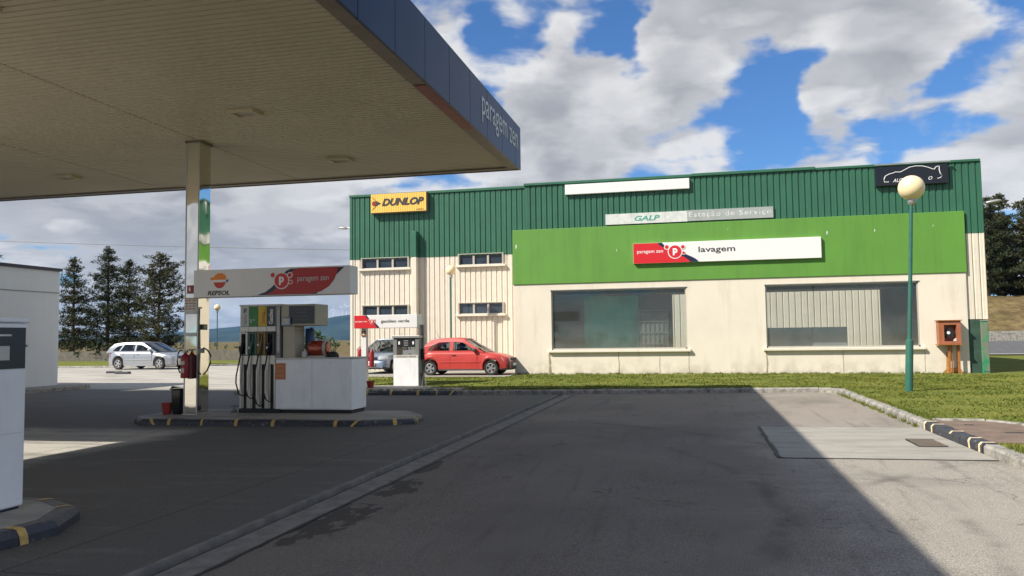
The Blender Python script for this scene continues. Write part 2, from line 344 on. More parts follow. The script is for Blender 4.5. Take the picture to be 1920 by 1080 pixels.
def steel():
    m = bpy.data.materials.new('polished_steel'); m.use_nodes = True; t = NT(m.node_tree); b = t.n['Principled BSDF']
    b.inputs['Metallic'].default_value = 1; b.inputs['Roughness'].default_value = .045; b.inputs['Base Color'].default_value = (.78, .75, .68, 1)
    tc = t.add('ShaderNodeTexCoord'); mp = t.add('ShaderNodeMapping', i_Vector=tc.outputs['Object']); mp.inputs['Scale'].default_value = (1, 1, .55)
    bn = t.add('ShaderNodeBump'); bn.inputs['Strength'].default_value = .35; bn.inputs['Distance'].default_value = .03
    t.put(bn.inputs['Height'], t.noise(mp.outputs[0], 1.3, 2, .5)); t.put(b.inputs['Normal'], bn.outputs[0])
    MATS['polished_steel'] = m; return m
m_steel = steel()

# ------------------------------------------------------------------ mesh helpers
class MB:
    def __init__(s): s.v = []; s.f = []
    def raw(s, vs, fs):
        o = len(s.v); s.v += [tuple(p) for p in vs]; s.f += [tuple(i+o for i in f) for f in fs]; return s
    def box(s, x0, x1, y0, y1, z0, z1):
        return s.raw([(x0, y0, z0), (x1, y0, z0), (x1, y1, z0), (x0, y1, z0), (x0, y0, z1), (x1, y0, z1), (x1, y1, z1), (x0, y1, z1)],
                     [(0, 3, 2, 1), (4, 5, 6, 7), (0, 1, 5, 4), (1, 2, 6, 5), (2, 3, 7, 6), (3, 0, 4, 7)])
    def prism(s, pts, fn, a, b):
        """polygon (u,v) list lifted between depth a and b with fn(u,v,n)->xyz"""
        n = len(pts); va = [fn(u, v, a) for u, v in pts]; vb = [fn(u, v, b) for u, v in pts]
        tri = tessellate_polygon([[Vector((u, v, 0)) for u, v in pts]])
        f = [tuple(t) for t in tri] + [tuple(i+n for i in reversed(t)) for t in tri]
        f += [(i, (i+1) % n, (i+1) % n+n, i+n) for i in range(n)]
        return s.raw(va+vb, f)
    def tube(s, path, r, n=10, cap=True):
        path = [Vector(p) for p in path]; rs = r if isinstance(r, (list, tuple)) else [r]*len(path)
        rings = []; ref = None
        for i, p in enumerate(path):
            d = (path[min(i+1, len(path)-1)]-path[max(i-1, 0)]).normalized()
            if ref is None: ref = Vector((0, 0, 1)) if abs(d.z) < .9 else Vector((1, 0, 0))
            a = d.cross(ref).normalized(); b = d.cross(a).normalized(); ref = -b if False else ref
            rings.append([p+(a*math.cos(2*math.pi*k/n)+b*math.sin(2*math.pi*k/n))*rs[i] for k in range(n)])
        vs = [q for ring in rings for q in ring]; fs = []
        for i in range(len(path)-1):
            for k in range(n):
                fs.append((i*n+k, i*n+(k+1) % n, (i+1)*n+(k+1) % n, (i+1)*n+k))
        if cap: fs += [tuple(reversed(range(n))), tuple(range((len(path)-1)*n, len(path)*n))]
        return s.raw(vs, fs)
    def lathe(s, prof, c=(0, 0, 0), n=24, axis='Z', cap=True):
        vs = []; fs = []
        for r, h in prof:
            for k in range(n):
                a = 2*math.pi*k/n; x, y = r*math.cos(a), r*math.sin(a)
                p = {'Z': (x, y, h), 'X': (h, x, y), 'Y': (x, h, y)}[axis]
                vs.append((c[0]+p[0], c[1]+p[1], c[2]+p[2]))
        for i in range(len(prof)-1):
            for k in range(n): fs.append((i*n+k, i*n+(k+1) % n, (i+1)*n+(k+1) % n, (i+1)*n+k))
        if cap: fs += [tuple(range(n)), tuple(range((len(prof)-1)*n, len(prof)*n))]
        return s.raw(vs, fs)
    def grid(s, xs, ys, zf, keep=None):
        o = len(s.v); nx, ny = len(xs), len(ys)
        s.v += [(x, y, zf(x, y)) for y in ys for x in xs]
        for j in range(ny-1):
            for i in range(nx-1):
                if keep is None or keep((xs[i]+xs[i+1])/2, (ys[j]+ys[j+1])/2):
                    a = o+j*nx+i; s.f.append((a, a+1, a+nx+1, a+nx))
        return s
    def build(s, name, mat, parent=None, smooth=False, bevel=0., fix=True):
        me = bpy.data.meshes.new(name); me.from_pydata(s.v, [], s.f)
        if fix:
            bm = bmesh.new(); bm.from_mesh(me); bmesh.ops.recalc_face_normals(bm, faces=bm.faces); bm.to_mesh(me); bm.free()
        me.materials.append(mat)
        if smooth:
            me.polygons.foreach_set('use_smooth', [True]*len(me.polygons))
            if smooth != 'all':
                me.set_sharp_from_angle(angle=R(38))
        o = bpy.data.objects.new(name, me); C.objects.link(o)
        if parent:
            o.parent = parent; o.matrix_parent_inverse = PINV.get(parent.name, Matrix())
        if bevel:
            b = o.modifiers.new('bevel', 'BEVEL'); b.width = bevel; b.segments = 2; b.limit_method = 'ANGLE'; b.angle_limit = R(40)
        return o
PINV = {}
def thing(name, label, cat, loc=(0, 0, 0), group=None, rz=0., local=False):
    """Empty at the thing's base. local=False: parts are written in world coordinates."""
    o = bpy.data.objects.new(name, None); C.objects.link(o); o.location = loc; o.rotation_euler = (0, 0, rz); o.empty_display_size = .2
    o['label'] = label; o['category'] = cat
    if group: o['group'] = group
    if not local: PINV[o.name] = (Matrix.Translation(loc) @ Matrix.Rotation(rz, 4, 'Z')).inverted()
    return o
def tag(o, label, cat, group=None):
    o['label'] = label; o['category'] = cat
    if group: o['group'] = group
    return o
def struct(o): o['kind'] = 'structure'; return o
def copy_thing(o, loc, label, rz=None):
    r = o.copy(); C.objects.link(r); r.location = loc; r['label'] = label
    if rz is not None: r.rotation_euler = (0, 0, rz)
    def rec(a, b):
        for ch in a.children:
            if ch.name.startswith('#'): continue
            c = ch.copy(); C.objects.link(c); c.parent = b; rec(ch, c)
    kids = list(o.children)
    for ch in kids:
        c = ch.copy(); C.objects.link(c); c.parent = r
        for g_ in list(ch.children):
            d = g_.copy(); C.objects.link(d); d.parent = c
    return r
class Frame:
    def __init__(s, o, U=(1, 0, 0), V=(0, 0, 1)):
        s.o = Vector(o); s.U = Vector(U).normalized(); s.V = Vector(V).normalized(); s.N = s.U.cross(s.V)
    def __call__(s, u, v, n): return s.o+s.U*u+s.V*v+s.N*n
def text(txt, fr, u, v, w, h, mat, name='lettering', parent=None, n0=.0, th=.004, bold=0., shear=0., spacing=1.):
    cu = bpy.data.curves.new(name, 'FONT'); cu.body = txt; cu.resolution_u = 3; cu.extrude = .05; cu.offset = bold; cu.shear = shear; cu.space_character = spacing
    o = bpy.data.objects.new(name, cu); me = bpy.data.meshes.new_from_object(o)
    bpy.data.objects.remove(o); co = np.zeros(len(me.vertices)*3); me.vertices.foreach_get('co', co); co = co.reshape(-1, 3)
    mn, mx = co.min(0), co.max(0); k = (co-mn)/np.maximum(mx-mn, 1e-9)
    out = [fr(u+a*w, v+b*h, n0+c*th) for a, b, c in k]
    me.vertices.foreach_set('co', np.array(out).ravel()); me.materials.clear(); me.materials.append(mat); me.name = name
    nw = len(txt.split())
    if nw > 1:                                  # one mesh per word
        bm = bmesh.new(); bm.from_mesh(me); bm.verts.ensure_lookup_table(); left = set(v.index for v in bm.verts); isl = []
        while left:
            st = [left.pop()]; cur = []
            while st:
                i = st.pop(); cur.append(i)
                for e in bm.verts[i].link_edges:
                    j = e.other_vert(bm.verts[i]).index
                    if j in left: left.discard(j); st.append(j)
            isl.append((k[cur, 0].min(), k[cur, 0].max(), cur))
        isl.sort(key=lambda t_: t_[0]); gaps = []; right = isl[0][1]
        for i in range(1, len(isl)):
            gaps.append((isl[i][0]-right, i)); right = max(right, isl[i][1])
        cuts = sorted(i for g_, i in sorted(gaps, reverse=True)[:nw-1]); cuts = [0]+cuts+[len(isl)]
        for a_, b_ in zip(cuts[:-1], cuts[1:]):
            ids = {j for t_ in isl[a_:b_] for j in t_[2]}; b2 = bmesh.new(); b2.from_mesh(me); b2.verts.ensure_lookup_table()
            bmesh.ops.delete(b2, geom=[v for v in b2.verts if v.index not in ids], context='VERTS')
            m2 = bpy.data.meshes.new(name); b2.to_mesh(m2); b2.free(); m2.materials.append(mat)
            ob = bpy.data.objects.new(name, m2); C.objects.link(ob)
            if parent: ob.parent = parent; ob.matrix_parent_inverse = PINV.get(parent.name, Matrix())
        bm.free(); return ob
    ob = bpy.data.objects.new(name, me); C.objects.link(ob)
    if parent: ob.parent = parent; ob.matrix_parent_inverse = PINV.get(parent.name, Matrix())
    return ob
def circ(cx, cy, r, n=20, a0=0, a1=2*math.pi):
    full = abs(a1-a0-2*math.pi) < 1e-6
    return [(cx+r*math.cos(a0+(a1-a0)*i/(n if full else n-1)), cy+r*math.sin(a0+(a1-a0)*i/(n if full else n-1))) for i in range(n)]
def sstep(x, a, b):
    t = min(1, max(0, (x-a)/(b-a))); return t*t*(3-2*t)
def lerp(a, b, t): return a+(b-a)*t

# ------------------------------------------------------------------ terrain
def GH(X, Y):
    k = 1-sstep(Y, 28, 36)
    z = .006*(min(3.6, max(-11, X))-3.6)*k + .15*sstep(Y, 28, 38)
    if X > 5 and Y > 56:
        b = sstep(X, 5, 14)
        h = .75*sstep(Y, 56, 66) + 4.1*sstep(Y, 67.5, 84) + (.35*mnoise.noise(Vector((X*.13, Y*.13, 3)))*sstep(Y, 69, 76))
        z += b*h
    return z
def KY(X): return 22.98+max(0, (X+9.))*.061
def LH(X, Y):
    b = lerp(GH(X, Y)+.115, .16, sstep(Y, 24, 29))
    return b+.015*mnoise.noise(Vector((X*.5, Y*.5, 0)))

def rngf(a, b, st): return list(np.arange(a, b-1e-6, st))+[b]
xs = [-9000, -5000, -2500, -1200, -600, -300, -150, -100]+rngf(-80, 110, 2.5)+[140, 200, 400, 900, 2500, 6000, 9000]
ys = [-3000, -600, -200, -80, -40]+rngf(-30, 130, 2.)+[150, 200, 300, 600, 1200, 2500, 5000, 9000]
struct(MB().grid(xs, ys, lambda x, y: GH(x, y)-.08 if (-70 < x < 60 and -60 < y < 60) else GH(x, y)-.02).build('ground', m_field, smooth='all', fix=False))
def keep_fore(x, y):
    return x < -3.95 and (y < KY(x)+.1 or x < -14.2)
struct(MB().grid(rngf(-64, -3.95, 1.), rngf(-30, 50, 1.), GH, keep_fore).build('forecourt', m_fore, smooth='all', fix=False))
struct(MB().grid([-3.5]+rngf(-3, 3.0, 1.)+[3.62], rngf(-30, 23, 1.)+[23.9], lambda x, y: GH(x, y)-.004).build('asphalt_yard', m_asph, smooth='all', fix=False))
# drain channel: raised lip, groove, flat concrete strip
def strip(x0, x1, dz, name, mat, y0=-30., y1=22.9):
    mb = MB(); mb.grid([x0, x1], rngf(y0, y1, 2.), lambda x, y: GH(x, y)+dz); return mb.build(name, mat, fix=False)
mb = MB()
prof = [(-4.0, .0), (-3.985, .014), (-3.93, .014), (-3.92, -.06), (-3.79, -.06), (-3.78, .006), (-3.53, .0), (-3.50, -.05)]
yy_ = rngf(-30, 22.95, 1.)
vs = [(x, y, GH(-3.7, y)+d) for y in yy_ for x, d in prof]; n_ = len(prof)
mb.raw(vs, [(j*n_+i, j*n_+i+1, (j+1)*n_+i+1, (j+1)*n_+i) for j in range(len(yy_)-1) for i in range(n_-1)])
struct(mb.build('drain_channel', m_chan, fix=False))
mbg = MB().grid([-3.922, -3.788], rngf(-30, 22.95, 1.), lambda x, y: GH(x, y)-.048); struct(mbg.build('channel_bed', m_black, fix=False))  # black strip laid along the bottom of the groove
# ragged dark seam between channel strip and asphalt
pts = [(-3.495+random.uniform(-.004, .004), y) for y in rngf(0, 22.9, .12)]; pr = [(-3.475+random.uniform(0, .028), y) for y in reversed(rngf(0, 22.9, .12))]
mb = MB(); a = pts; b = list(reversed(pr))
mb.raw([(x, y, GH(x, y)+.004) for x, y in a]+[(x, y, GH(x, y)+.004) for x, y in b], [(i, i+1, len(a)+i+1, len(a)+i) for i in range(len(a)-1)])
struct(mb.build('asphalt_seam', m_black, fix=False))
# concrete patch by the drain and its cracked edge
def patch_keep(x, y): return True
mb = MB(); xsP = rngf(1.0, 3.6, .26); ysP = rngf(11.22, 14.92, .37)
mb.grid(xsP, ysP, lambda x, y: GH(x, y)+.004); struct(mb.build('concrete_patch', m_conc, fix=False))
def crack(path, w, name='crack'):
    l, r_ = [], []
    for i, (x, y) in enumerate(path):
        j = random.uniform(.6, 1.4)*w/2
        if abs(path[-1][0]-path[0][0]) > abs(path[-1][1]-path[0][1]): l.append((x, y-j)); r_.append((x, y+j))
        else: l.append((x-j, y)); r_.append((x+j, y))
    n = len(path)
    return MB().raw([(x, y, GH(x, y)+.008) for x, y in l+r_], [(i, i+1, n+i+1, n+i) for i in range(n-1)]).build(name, m_black, fix=False)
struct(crack([(1.0+.05*mnoise.noise(Vector((0, y*3, 1))), y) for y in rngf(11.2, 14.9, .12)], .05, 'cracked_joint'))
struct(crack([(x, 11.21+.012*mnoise.noise(Vector((x*3, 0, 1)))) for x in rngf(1.0, 3.6, .12)], .018, 'patch_joint'))
struct(crack([(x, 14.93+.012*mnoise.noise(Vector((x*3, 4, 1)))) for x in rngf(1.0, 3.6, .12)], .014, 'patch_joint'))
gr = thing('drain_grate', 'rusty rectangular drain grate set in the pale concrete patch by the striped kerb', 'drain grate', (3.17, 12.82, 0))
MB().box(2.98, 3.36, 12.44, 13.2, -.01, .012).build('pit', m_black, gr)
mb = MB()
for i in range(12): mb.box(3.0+i*.03, 3.014+i*.03, 12.46, 13.18, .012, .022)
for y in (12.44, 12.81, 13.17): mb.box(2.98, 3.36, y, y+.03, .0125, .0225)
mb.build('bars', m_lip, gr)
# lawn
def in_side(x, y): return 3.8 < x < 4.95 and 12.0 < y < 14.9
def keep_lawn(x, y):
    if y > 54.5: return False
    if x > 3.78: return not in_side(x, y) and y > 2
    return x > -14.2 and y > KY(x)+.16 and not (x < -7.0 and y > 29.3)
xsL = sorted(set([round(v, 3) for v in rngf(-14.2, 3.55, .25)]+[3.78, 3.8, 4.95]+[round(v, 3) for v in rngf(4.1, 12, .3)]+rngf(13, 60, 2.)))
ysL = sorted(set([round(v, 3) for v in rngf(2, 32, .2)]+[12.0, 14.9]+[round(v, 2) for v in rngf(33, 54, 1.5)]+[54.5]))
struct(MB().grid(xsL, ysL, LH, keep_lawn).build('lawn', m_grass, smooth='all', fix=False))
def blades():
    vs = []; fs = []
    n = 0
    while n < 70000:
        if random.random() < .55: x = random.uniform(3.8, 13); y = random.uniform(9.5, 30)
        else: x = random.uniform(-13.5, 9); y = random.uniform(23.1, 31.2)
        if not keep_lawn(x, y) or y > 31.3: continue
        if mnoise.noise(Vector((x*.9, y*.9, 9))) < -.12 and random.random() < .8: continue
        z = LH(x, y)-.005; h = random.uniform(.018, .036)*(1.25 if mnoise.noise(Vector((x*1.2, y*1.2, 5))) > .1 else .9); a = random.uniform(0, 6.28); w = .011+.0006*y
        dx, dy = math.cos(a)*w, math.sin(a)*w; lx, ly = random.uniform(-.03, .03), random.uniform(-.03, .03)
        o = len(vs); vs += [(x-dx, y-dy, z), (x+dx, y+dy, z), (x+lx, y+ly, z+h)]; fs.append((o, o+1, o+2)); n += 1
    mb = MB(); mb.v = vs; mb.f = fs; o = mb.build('grass', m_blade, fix=False); o['kind'] = 'stuff'
    o['label'] = 'short green grass growing over the lawn around the car wash building'; o['category'] = 'grass'
blades()
# paved yard for the cars beside the car wash building
struct(MB().grid(rngf(-30, -7.0, 1.), rngf(29.3, 36.2, .7), lambda x, y: .168 if x > -14.3 else GH(x, y)+.004, lambda x, y: x > -14.3 or y > 200).build('paved_yard', m_conc, fix=False))

# kerbs: bevelled stones laid end to end
def kerb_run(pts, w, h, mat, name, seg=1.0, inward=1, top=.04):
    mb = MB()
    for (x0, y0), (x1, y1) in zip(pts[:-1], pts[1:]):
        L = math.hypot(x1-x0, y1-y0); n = max(1, round(L/seg)); ux, uy = (x1-x0)/L, (y1-y0)/L; nx, ny = -uy*inward, ux*inward
        for i in range(n):
            a, b = i*L/n+.004, (i+1)*L/n-.004; jt = random.uniform(-.006, .006)
            P = [(x0+ux*a, y0+uy*a), (x0+ux*b, y0+uy*b)]
            vs = []
            for (px_, py_) in P:
                g = GH(px_, py_)
                for off, z in ((0, -.12), (0, h-.035), (.03, h), (w, h), (w, -.12)):
                    vs.append((px_+nx*(off+jt), py_+ny*(off+jt), g+z+jt*.5))
            mb.raw(vs, [(0, 1, 6, 5), (1, 2, 7, 6), (2, 3, 8, 7), (3, 4, 9, 8), (0, 4, 3, 2, 1), (5, 6, 7, 8, 9)])
    return mb.build(name, mat)
struct(kerb_run([(3.62, 14.7), (3.62, 23.2), (3.5, 23.55), (3.2, 23.72), (-9.0, KY(-9)+.02), (-14.3, 22.98)], .17, .125, m_kerb, 'kerb', inward=-1 if False else -1))
struct(kerb_run([(3.62, 2.0), (3.62, 11.85)], .17, .125, m_kerb, 'kerb', inward=-1))
pk = thing('painted_kerb', 'black painted kerb with cream bands beside the drain grate', 'kerb', (3.7, 13.2, 0))
kerb_run([(3.615, 11.87), (3.615, 14.68)], .18, .13, m_kerbblack, 'kerb_stone', .94, -1).parent = pk
for ch in pk.children: ch.matrix_parent_inverse = PINV[pk.name]
for y in (11.95, 12.35, 13.25, 14.2, 14.62):
    sk = random.uniform(-.05, .12)
    mb = MB(); prof = [(3.611, .0), (3.611, .097), (3.644, .134), (3.80, .134)]
    vs = [(x, y+sk*j*.3, z) for j, (x, z) in enumerate(prof)]+[(x, y+.075+sk*j*.3, z) for j, (x, z) in enumerate(prof)]
    mb.raw(vs, [(i, i+1, 4+i+1, 4+i) for i in range(3)]); mb.build('band', m_tapecream, pk, fix=False)
def weeds(pts, name, label):
    vs = []; fs = []
    for x, y, z in pts:
        for _ in range(9):
            a = random.uniform(0, 6.28); l = random.uniform(.03, .09); w = .008; px_, py_ = x+random.gauss(0, .03), y+random.gauss(0, .03); o = len(vs)
            vs += [(px_-w, py_, z-.01), (px_+w, py_, z-.01), (px_+math.cos(a)*l*.7, py_+math.sin(a)*l*.7, z+l)]; fs.append((o, o+1, o+2))
    mb = MB(); mb.v = vs; mb.f = fs; o = mb.build(name, m_blade, fix=False); o['kind'] = 'stuff'; o['label'] = label; o['category'] = 'weeds'
wp = []
for _ in range(260):
    y = random.uniform(9, 23.4); x = 3.79+abs(random.gauss(0, .05))
    if 11.7 < y < 14.95: continue
    wp.append((x, y, GH(x, y)+.12))
for _ in range(320):
    x = random.uniform(-13, 3.4); wp.append((x, KY(x)+.19+random.gauss(0, .03), GH(x, 23)+.12))
for _ in range(70):
    y = random.uniform(14.8, 23.3); wp.append((3.6, y, GH(3.6, y)))
for _ in range(160): wp.append((random.uniform(-7, 9.2), 31.36, .16))
weeds(wp, 'kerb_weeds', 'grass tufts spilling over the kerbs and along the wall base')
struct(MB().grid([3.79, 4.4, 4.96], [11.98, 13, 14, 14.92], lambda x, y: .122).build('brown_paving', m_brown, fix=False))
struct(kerb_run([(4.93, 11.6), (4.93, 14.4), (4.6, 14.9), (3.82, 14.95)], .1, .15, m_kerb, 'kerb', .8, -1))
for i, (x, y) in enumerate(((4.15, 14.2), (4.45, 13.2))):
    mc = thing('manhole_cover', ('small dark slot cover in the brown paving nearest the lawn kerb', 'larger dark slot cover in the middle of the brown paving')[i], 'manhole cover', (x, y, .122))
    MB().box(x-.1-.05*i, x+.1+.05*i, y-.1, y+.1, .118, .13).build('frame', m_lip, mc); MB().box(x-.07-.05*i, x+.07+.05*i, y-.03, y+.03, .13, .134).build('slot', m_black, mc)

# back of the site on the left: kerb, grass strip, low wall
struct(kerb_run([(-60, 41.2), (-38.5, 41.2), (-30.3, 41.4), (-26.5, 45.0), (-10, 45.5)], .2, .1, m_kerb, 'kerb', 2., 1))
struct(MB().grid(rngf(-62, -10, 2.), [41.35, 46, 50, 54], lambda x, y: GH(x, y)+.06, lambda x, y: y > 45 or x < -31).build('grass_verge', m_grass, fix=False))
lw = MB()
for i in range(26):
    x = -62+i*1.2; hgt = .86-.02*(i % 3); lw.box(x, x+1.195, 54, 54.25, 0, .15+hgt)
tag(lw.build('low_wall', m_lowwall), 'low dark block wall behind the silver car and below the pines', 'wall')
tv = MB()
for x0, x1, y in ((-28.6, -27.75, 34.6), (-27.55, -26.7, 34.3)): pass
for i, (x, y) in enumerate(((-28.3, 34.8), (-27.4, 34.3))):
    o = MB().box(x-.38, x+.38, y-.12, y+.12, GH(x, y)-.02, GH(x, y)+.11).build('road_divider', m_kerbblack, bevel=.02)
    tag(o, ('dark low divider block on the bright concrete, nearer the shop', 'dark low divider block on the bright concrete, nearer the steel column')[i], 'divider', 'low divider blocks on the concrete')
# road on the right, its kerb and retaining wall
struct(MB().grid(rngf(-5, 110, 4.), rngf(56, 66.4, 1.3), lambda x, y: GH(x, y)+.02).build('road', m_road, smooth='all', fix=False))
struct(MB().grid(rngf(-5, 110, 4.), [54.5, 55.5, 56.0], lambda x, y: GH(x, y)+.09).build('pavement', m_conc, fix=False))
rw = MB()
for i in range(30): rw.box(5+i*3.5, 5+i*3.5+3.48, 66.5, 66.9, 0, GH(20, 66.6)+.75)
tag(rw.build('retaining_wall', m_kerb), 'long low grey wall at the foot of the brown bank beyond the road', 'wall')

# hills
def hill(name, Y0, depth, prof, hscale=1.):
    mb = MB(); X0 = [p[0] for p in prof]; Hh = [p[1] for p in prof]
    xs = rngf(X0[0], X0[-1], 80.); ys = rngf(Y0-depth, Y0+depth, depth/10)
    def zf(x, y):
        t = 1-abs(y-Y0)/depth; t = max(0, t)
        h = float(np.interp(x, X0, Hh)); nn = mnoise.fractal(Vector((x*.0012, y*.0012, 2.)), 1., 2., 5)
        return -5+(h+5)*(t**.7)*(1+.35*nn*(1-t)) + 9*mnoise.noise(Vector((x*.008, y*.008, 0)))*t
    return struct(mb.grid(xs, ys, zf).build(name, m_hill, smooth='all', fix=False))
hill('hills', 6000, 1700, [(-9000, 40), (-5200, 40), (-4436, 50), (-4200, 66), (-3930, 84), (-3684, 122), (-3345, 150), (-2897, 172), (-2712, 204), (-2507, 222), (-2000, 250), (-1000, 200), (500, 160), (3000, 120), (6000, 60)])

# wind turbines on the ridge
def turbine(x, y, z, label, a):
    t = thing('wind_turbine', label, 'wind turbine', (x, y, z), 'wind turbines on the ridge')
    MB().tube([(x, y, z-10), (x, y, z+68)], [3.4, 2.2], 8).build('tower', m_white, t)
    MB().box(x-2.5, x+2.5, y-6, y+5, z+66, z+71).build('nacelle', m_white, t, bevel=.5)
    for k in range(3):
        an = a+k*2*math.pi/3; d = Vector((math.sin(an), 0, math.cos(an))); c = Vector((x, y-7, z+68.5))
        MB().tube([c, c+d*12, c+d*34], [1.7, 2.2, .7], 6).build('blade', m_white, t)
turbine(-2800, 5900, 176, 'pale wind turbine on the blue ridge, tallest, furthest left of those on it', .2)
turbine(-2745, 5950, 190, 'pale wind turbine on the blue ridge, middle one of the row', .9)
turbine(-2690, 5900, 196, 'pale wind turbine on the blue ridge, closest to the cream wall', 1.5)
def recopy(o, loc, label, rz=None):
    r = o.copy(); C.objects.link(r); r.location = loc; r['label'] = label
    if rz is not None: r.rotation_euler = (0, 0, rz)
    for ch in list(o.children):
        c = ch.copy(); C.objects.link(c); c.parent = r; c.matrix_parent_inverse = ch.matrix_parent_inverse.copy()
        for g_ in list(ch.children):
            d = g_.copy(); C.objects.link(d); d.parent = c; d.matrix_parent_inverse = g_.matrix_parent_inverse.copy()
    return r

# ------------------------------------------------------------------ buildings
def corr(mb, x0, x1, z0, z1, Y, pitch=.25, depth=.035, gw=.07):
    """vertical trapezoid sheet facing -Y, ribs in phase with X"""
    pr = []; k = math.floor(x0/pitch)
    while k*pitch < x1:
        b = k*pitch
        for dx, d in ((0, 0), (.012, depth), (gw-.012, depth), (gw, 0), (gw+(pitch-gw)*.5-.008, 0), (gw+(pitch-gw)*.5, .006), (gw+(pitch-gw)*.5+.008, 0)): pr.append((b+dx, d))
        k += 1
    def at_(x):
        return float(np.interp(x, [p[0] for p in pr], [p[1] for p in pr]))
    P = [(x0, at_(x0))]+[p for p in pr if x0+1e-4 < p[0] < x1-1e-4]+[(x1, at_(x1))]
    n = len(P); vs = [(x, Y+d, z0) for x, d in P]+[(x, Y+d, z1) for x, d in P]
    mb.raw(vs, [(i, i+1, n+i+1, n+i) for i in range(n-1)]); return mb
def corr_holes(mb, x0, x1, z0, z1, Y, holes, **k):
    """same sheet with rectangular openings (hx0,hx1,hz0,hz1)"""
    cuts = sorted({x0, x1} | {h[i] for h in holes for i in (0, 1)})
    for a, b in zip(cuts[:-1], cuts[1:]):
        hs = sorted([(max(z0, h[2]), min(z1, h[3])) for h in holes if h[0] <= a+1e-6 and h[1] >= b-1e-6 and h[3] > z0 and h[2] < z1]); z = z0
        for p, q in hs:
            if p > z+1e-6: corr(mb, a, b, z, p, Y, **k)
            z = q
        if z < z1-1e-6: corr(mb, a, b, z, z1, Y, **k)
    return mb

WH = thing('warehouse', 'tall corrugated building, dark green above and cream below, behind the red car', 'building', (-11.3, 36, .16))
wins = [(-15.59, -13.29, 4.98, 5.47), (-10.75, -8.69, 5.0, 5.5), (-15.56, -13.3, 2.72, 3.21), (-10.76, -8.7, 2.72, 3.23)]
zs = 5.5
corr_holes(MB(), -16.2, -6.2, .1, zs, 36, wins).build('lower_wall', m_creamsheet, WH, fix=False)
corr(MB(), -16.22, -6.2, zs-.06, 8.5, 35.985).build('upper_wall', m_greensheet, WH, fix=False)
MB().box(-16.26, -6.2, 35.93, 36.12, 8.46, 8.58).build('roof_flashing', m_greensheet, WH, bevel=.01)
MB().box(-16.2, -6.0, 36.12, 60, .1, 8.4).build('wall', m_creamsheet, WH)
MB().box(-16.235, -16.12, 35.955, 36.2, 5.44, 8.46).build('corner_trim', m_greensheet, WH)
MB().box(-16.215, -16.1, 35.965, 36.2, .1, 5.44).build('corner_trim', m_creamsheet, WH)
for (a, b, c, d) in wins:
    w = MB()
    w.box(a-.06, a, 35.93, 36.1, c, d).box(b, b+.06, 35.93, 36.1, c, d).box(a-.06, b+.06, 35.93, 36.1, d, d+.03)
    for t_ in (1, 2):
        xm = a+(b-a)*t_/3; w.box(xm-.045, xm+.045, 35.985, 36.08, c, d)
    w.box(a, b, 35.99, 36.07, c, c+.035).box(a, b, 35.99, 36.07, d-.03, d)
    fo = w.build('window', m_alu, WH)
    for k in range(3):
        xa = a+(b-a)*k/3+.04; xb = a+(b-a)*(k+1)/3-.04
        MB().box(xa, xb, 36.05+.004*k, 36.06+.004*k, c+.03, d-.03).build('pane', m_winglass, fo)
    MB().box(a-.16, b+.16, 35.84, 36.1, c-.1, c).build('sill', m_creamsheet, fo, bevel=.01)
# shallow duct box clad in the same sheets
MB().box(-13.0, -12.76, 35.66, 35.98, .12, 5.44).build('duct_cover', m_creamsheet, WH, bevel=.01)
MB().box(-13.0, -12.76, 35.65, 35.98, 5.445, 6.66).build('duct_cover', m_greensheet, WH, bevel=.01)
MB().tube([(-7.5, 35.9, .2), (-7.5, 35.9, 5.4)], .05, 8).build('downpipe', m_creamsheet, WH, smooth=True)

AX = thing('wash_building', 'lime green and cream car wash building with two wide shop windows', 'building', (1.3, 31.5, .16))
# front wall of annex, with window openings
def wall_holes(mb, x0, x1, z0, z1, y0, y1, holes):
    cuts = sorted({x0, x1} | {h[i] for h in holes for i in (0, 1)})
    for a, b in zip(cuts[:-1], cuts[1:]):
        hs = sorted([(h[2], h[3]) for h in holes if h[0] <= a+1e-6 and h[1] >= b-1e-6]); z = z0
        for p, q in hs:
            mb.box(a, b, y0, y1, z, p); z = q
        mb.box(a, b, y0, y1, z, z1)
    return mb
W1 = (-5.62, -.40, 1.10, 3.44); W2 = (2.48, 7.74, 1.10, 3.44)
w = MB(); wall_holes(w, -7.12, 9.3, -.05, 3.71, 31.40, 31.62, [W1, W2])
w.build('front_wall', m_cream, AX)
MB().box(-7.15, 9.33, 31.36, 31.64, 3.712, 5.9).build('fascia_band', m_lime, AX, bevel=.012)
MB().box(-7.11, -7.0, 31.62, 36, -.05, 5.8).build('side_wall', m_cream, AX)
MB().box(-7.0, 9.75, 31.78, 33.2, 3.26, 3.5).build('ceiling', m_dark, AX)
MB().box(-7.0, 9.75, 31.64, 39, .0, .14).build('floor', m_conc, AX)
corr(MB(), -6.65, 9.93, 5.1, 7.72, 31.46, pitch=.222).build('upper_wall', m_greensheet, AX, fix=False)  # parapet
corr(MB(), 9.302, 9.93, 2.05, 5.12, 31.466, pitch=.222).build('lower_wall', m_creamsheet, AX, fix=False)
MB().box(-6.67, -.1, 31.40, 31.76, 7.68, 7.78).box(-.1, 4.4, 31.39, 31.76, 7.69, 7.80).box(4.4, 9.95, 31.41, 31.76, 7.67, 7.76).build('roof_flashing', m_greensheet, AX, bevel=.012)
MB().box(9.93, 9.965, 31.44, 31.74, 5.1, 7.67).build('corner_trim', m_greensheet, AX)
MB().box(9.93, 9.96, 31.44, 31.74, 2.05, 5.1).build('corner_trim', m_creamsheet, AX)
MB().box(-6.65, 9.92, 31.65, 31.9, 5.92, 7.67).build('parapet_back', m_greym, AX)
MB().box(9.8, 9.95, 31.75, 60, .1, 7.6).build('side_wall', m_creamsheet, AX)
